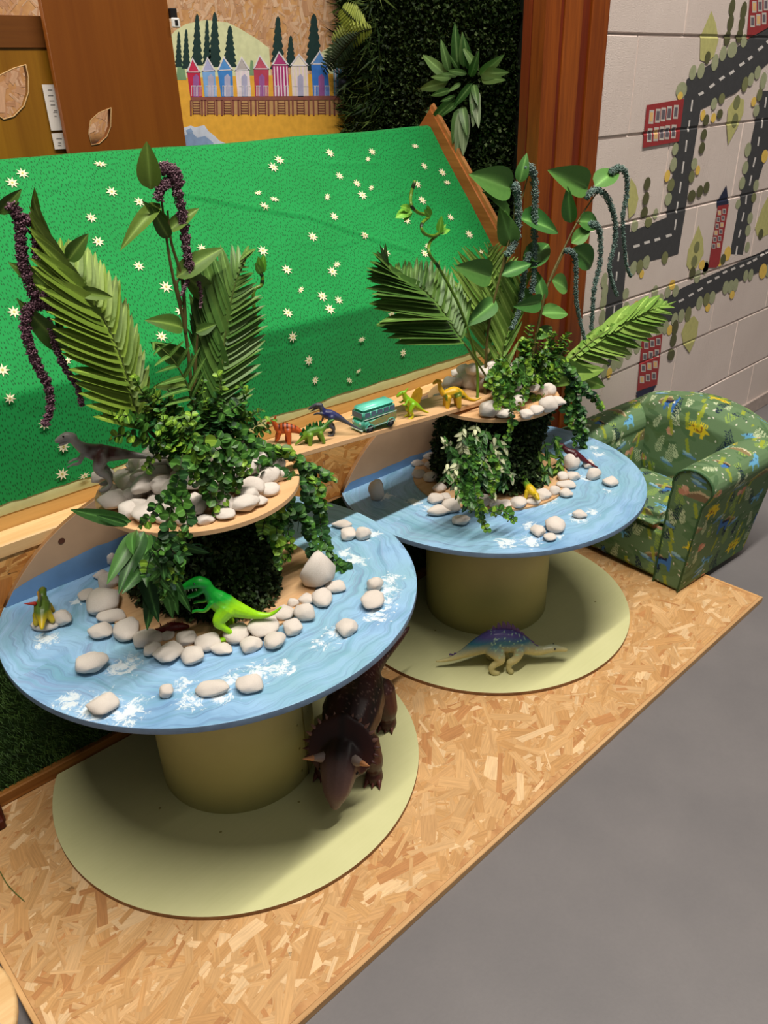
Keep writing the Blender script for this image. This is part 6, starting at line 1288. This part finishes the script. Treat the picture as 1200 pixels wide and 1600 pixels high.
toy('toy_dinosaur', 'large purple and teal toy dinosaur with back plates on the far green base disc', (cx_, cy_, .0125), -42,
    [([(-.215, 0, .030), (-.175, 0, .036), (-.13, 0, .056), (-.08, 0, .084), (-.03, 0, .102), (.015, 0, .100), (.055, 0, .082), (.09, 0, .062), (.125, 0, .056)], [.003, .007, (.014, .015), (.024, .030), (.034, .044), (.034, .042), (.026, .031), (.017, .019), (.013, .014)]),
     ([(.12, 0, .058), (.15, 0, .064), (.175, 0, .061), (.194, 0, .056)], [.013, (.014, .014), (.010, .010), .007])] +
    [([(-.04, s*.022, .088), (-.018, s*.034, .060), (-.026, s*.036, .044)], [(.018, .028), .018, .013]) for s in (1, -1)] + [([(-.022, s*.036, .048), (-.045, s*.037, .026), (-.036+.0*s, s*.038, .008), (-.024, s*.039, .006)], [.012, .010, .011, .008]) for s in (1, -1)] +
    [([(.045, s*.020, .078), (.032, s*.032, .054), (.012, s*.034, .042)], [.018, .013, .011]) for s in (1, -1)]+[([(.014, s*.034, .044), (.010, s*.035, .022), (.018, s*.036, .007)], [.010, .009, .010]) for s in (1, -1)], .0028, pur, [(.157, .0125, .070)], er=.0033, plates=pl)
def tri(co, no):
    c = mixc((72, 32, 28), (50, 20, 19), (co[:, 2]-.10)/.06); y = np.abs(co[:, 1])
    st = np.clip(1-y/.016, 0, 1)+np.clip(1-np.abs(y-.062)/.014, 0, 1)*(co[:, 0] < .09)+np.clip(1-np.hypot(co[:, 0]-.150, (y-.030))/.03, 0, 1)*(co[:, 2] > .13); st = np.clip(st*(co[:, 2] > .09)*(co[:, 0] < .19), 0, 1)*.88
    c = c*(1-st[:, None])+np.array(lin((20, 14, 16))[:3])*st[:, None]
    g = np.clip((co[:, 0]-.175)/.03, 0, 1)*.55; c = c*(1-g[:, None])+np.array(lin((132, 108, 104))[:3])*g[:, None]
    s = vnoise(co, 160, 5); q = np.clip((s-.42)*12, 0, 1)*(co[:, 2] > .13)*(co[:, 0] < .08); return c*(1-q[:, None]*.6)+np.array(lin((150, 120, 110))[:3])*q[:, None]*.6
HORN = flat('horn_grey', (150, 134, 128), .4); HTIP = flat('horn_tip', (214, 150, 104), .4)
frl = []; fr = Vector((.140, 0, .160)); fu = Vector((-.52, 0, .85)).normalized(); fs_ = Vector((0, 1, 0))
for k in range(17):
    a = PI*(-.12+1.24*k/16); e = fr+fs_*math.cos(a)*.093+fu*math.sin(a)*.082; d = (fs_*math.cos(a)+fu*math.sin(a)); frl.append((tuple(e-d*.006), tuple(e+d*.009), .0058, M_TRIS if False else flat('frill_point', (70, 34, 32), .45) if k in (0, 1, 2, 14, 15, 16) else flat('frill_point_pale', (128, 92, 84), .45), 'frill_point'))
def disc_strand():
    pts = []; rad = []
    for k in range(9):
        v_ = -1+2*k/8; pts.append(tuple(fr+fu*v_*.080)); rad.append((max(.01, .093*math.sqrt(max(0, 1-v_*v_*.92))), .010))
    return (pts, rad)
hip = [([(-.13, s*.055, .12), (-.115, s*.068, .07), (-.125, s*.070, .035), (-.118, s*.072, .012)], [(.042, .05), .036, .026, .028]) for s in (1, -1)]
sh = [([(.07, s*.050, .115), (.085, s*.066, .07), (.078, s*.068, .035), (.088, s*.070, .012)], [(.036, .042), .030, .022, .025]) for s in (1, -1)]
toes = [((x+.012, s*.070+q, .012), (x+.033, s*.070+q*1.4, .004), .0085, flat('toe_nail', (96, 50, 42), .45), 'toe_nail') for x in (-.118, .088) for s in (1, -1) for q in (-.015, 0, .015)]
toy('toy_dinosaur', 'big dark brown toy triceratops lowering its horned head on the near green base disc', (1.04, 1.285, .0125), 217,
    [([(-.33, .11, .205), (-.29, .085, .190), (-.24, .045, .165), (-.19, .010, .150), (-.13, 0, .148), (-.06, 0, .156), (.01, 0, .158), (.07, 0, .150), (.115, 0, .150)], [.004, .012, .020, (.040, .038), (.066, .058), (.080, .066), (.082, .068), (.068, .060), (.050, .048)]),
     ([(.11, 0, .150), (.155, 0, .138), (.192, 0, .112), (.220, 0, .084), (.236, 0, .064)], [(.052, .042), (.056, .044), (.046, .038), (.034, .028), (.016, .016)]), disc_strand()]+hip+sh, .0042, tri, [(.184, .0465, .122)], er=.0055,
    cones=frl+toes+[((.168, s*.036, .150), (.196, s*.074, .168), .0165, HORN, 'brow_horn') for s in (1, -1)]+[((.188, s*.063, .163), (.203, s*.084, .172), .0075, HTIP, 'horn_tip') for s in (1, -1)]+[((.212, 0, .104), (.226, 0, .122), .0095, HTIP, 'nose_horn')])

# ------------------------------------------------------------------ toy camper van (plain, without a face)
P = onp(587, 668); V_ = thing('toy_van', 'small turquoise toy camper van with a row of dark side windows on the plank', 'toy van', (P.x, P.y+.004, P.z-.001), math.radians(176))
M_TQ = flat('van_turquoise', (88, 186, 160), .3, .6, .04); M_TQL = flat('van_roof', (112, 214, 192), .3, .6, .04); M_GLS = flat('van_window', (86, 104, 122), .15, .7); M_BLK = flat('black_rubber', (24, 24, 26), .6); M_CRM = flat('van_trim', (196, 216, 204), .4)
bm = bmesh.new(); rbox(bm, -.060, .060, -.026, .026, .010, .044, .008, 4); link('lower_body', bm_mesh(bm, 'lower_body', M_TQ, True), V_)
def tap(bm, z0, z1, k):
    for v_ in bm.verts:
        u = max(0, (v_.co.z-z0)/(z1-z0)); v_.co.x *= 1-k*u*.6; v_.co.y *= 1-k*u*1.6
bm = bmesh.new(); rbox(bm, -.058, .058, -.0255, .0255, .036, .066, .007, 4); tap(bm, .04, .066, .05); link('cabin', bm_mesh(bm, 'cabin', M_TQ, True), V_)
bm = bmesh.new(); rbox(bm, -.055, .055, -.0225, .0225, .062, .072, .0048, 3); link('roof', bm_mesh(bm, 'roof', M_TQL, True), V_)
for s in (1, -1):
    for k in range(5):
        f_ = link('side_window', box_me('side_window', -.0085, .0085, -.0006, .0006, -.0065, .0065, M_GLS, .0004), V_, Matrix.Translation((-.043+.0212*k, s*.0254, .0535)) @ Matrix.Rotation(s*.05, 4, 'X'))
    link('trim_strip', box_me('trim_strip', -.057, .057, -.0005, .0005, -.001, .001, M_CRM, 0), V_, Matrix.Translation((0, s*.0262, .042)))
    link('sill_strip', box_me('sill_strip', -.052, .052, -.0005, .0005, -.001, .001, M_CRM, 0), V_, Matrix.Translation((0, s*.0262, .0175)))
    fl = NT('flower_print', .35, .5); f = fl.noise(fl.coord(), 130, 3, .6); fl.color(fl.ramp(f, [(.3, lin((92, 140, 110))), (.42, lin((176, 150, 80))), (.55, lin((120, 150, 100))), (.66, lin((190, 130, 90)))]))
    pts = [(-.056, 0), (.020, 0), (.032, .006), (.040, .016), (.030, .012), (.010, .016), (-.020, .018), (-.056, .020)]
    link('flower_band', prism_me('flower_band', pts, -.0003, .0003, 'xz', fl.m, 0), V_, Matrix.Translation((0, s*.0263, .0205)))
    for x in (-.036, .036):
        w_ = link('wheel', lathe_me('wheel', [(.008, -.004), (.0115, -.0035), (.0118, .0035), (.008, .004)], M_BLK, 20), V_, Matrix.Translation((x, s*.0225, .012)) @ Matrix.Rotation(PI/2, 4, 'X'))
        link('hub_cap', lathe_me('hub_cap', [(.005, -.0048), (.005, .0048)], flat('hub_grey', (70, 72, 74), .4), 12), w_)
        link('wheel_arch', tube_me('wheel_arch', [(x+.014*math.cos(a), s*.0262, .012+.014*math.sin(a)) for a in [PI*q/8 for q in range(9)]], .0012, M_TQ, 6), V_)
    link('head_lamp', lathe_me('head_lamp', [(.0045, 0), (.004, .002), (.001, .003)], M_CRM, 12), V_, Matrix.Translation((.0595, s*.015, .030)) @ Matrix.Rotation(PI/2, 4, 'Y'))
link('windscreen', box_me('windscreen', -.0006, .0006, -.021, .021, -.0075, .0075, M_GLS, .0004), V_, Matrix.Translation((.0578, 0, .053)) @ Matrix.Rotation(-.06, 4, 'Y'))
link('bumper', box_me('bumper', .058, .0635, -.025, .025, .010, .0155, M_CRM, .002), V_)

# ------------------------------------------------------------------ odds at the left edge
q = at(4, 1262, z=.04)
T = thing('timber_post', 'short dark red timber post stub at the far left edge beside the grass skirt', 'post', (q.x-.055, q.y+.01, 0))
link('post', box_me('post', -.03, .052, -.02, .06, 0, .06, wood('dark_red_wood', (88, 34, 20), (60, 20, 12), 'z', 1), .004), T)
link('foot', box_me('foot', -.03, .046, -.04, .0, 0, .03, wood('dark_red_wood', (88, 34, 20), (60, 20, 12), 'z', 1), .004), T)
q = at(6, 1515, z=.25)
T = thing('round_stool', 'edge of a round pale wooden stool at the lower left corner', 'stool', (q.x-.155, q.y-.02, FZ))
link('seat', lathe_me('seat', [(.153, .245), (.158, .25), (.158, .262), (.153, .267)], M_PINE, 48), T)
for k in range(3): a = k*2.09+.5; link('leg', tube_me('leg', [(.09*math.cos(a), .09*math.sin(a), .246), (.11*math.cos(a), .11*math.sin(a), .002)], [.014, .012], M_PINE, 10), T)
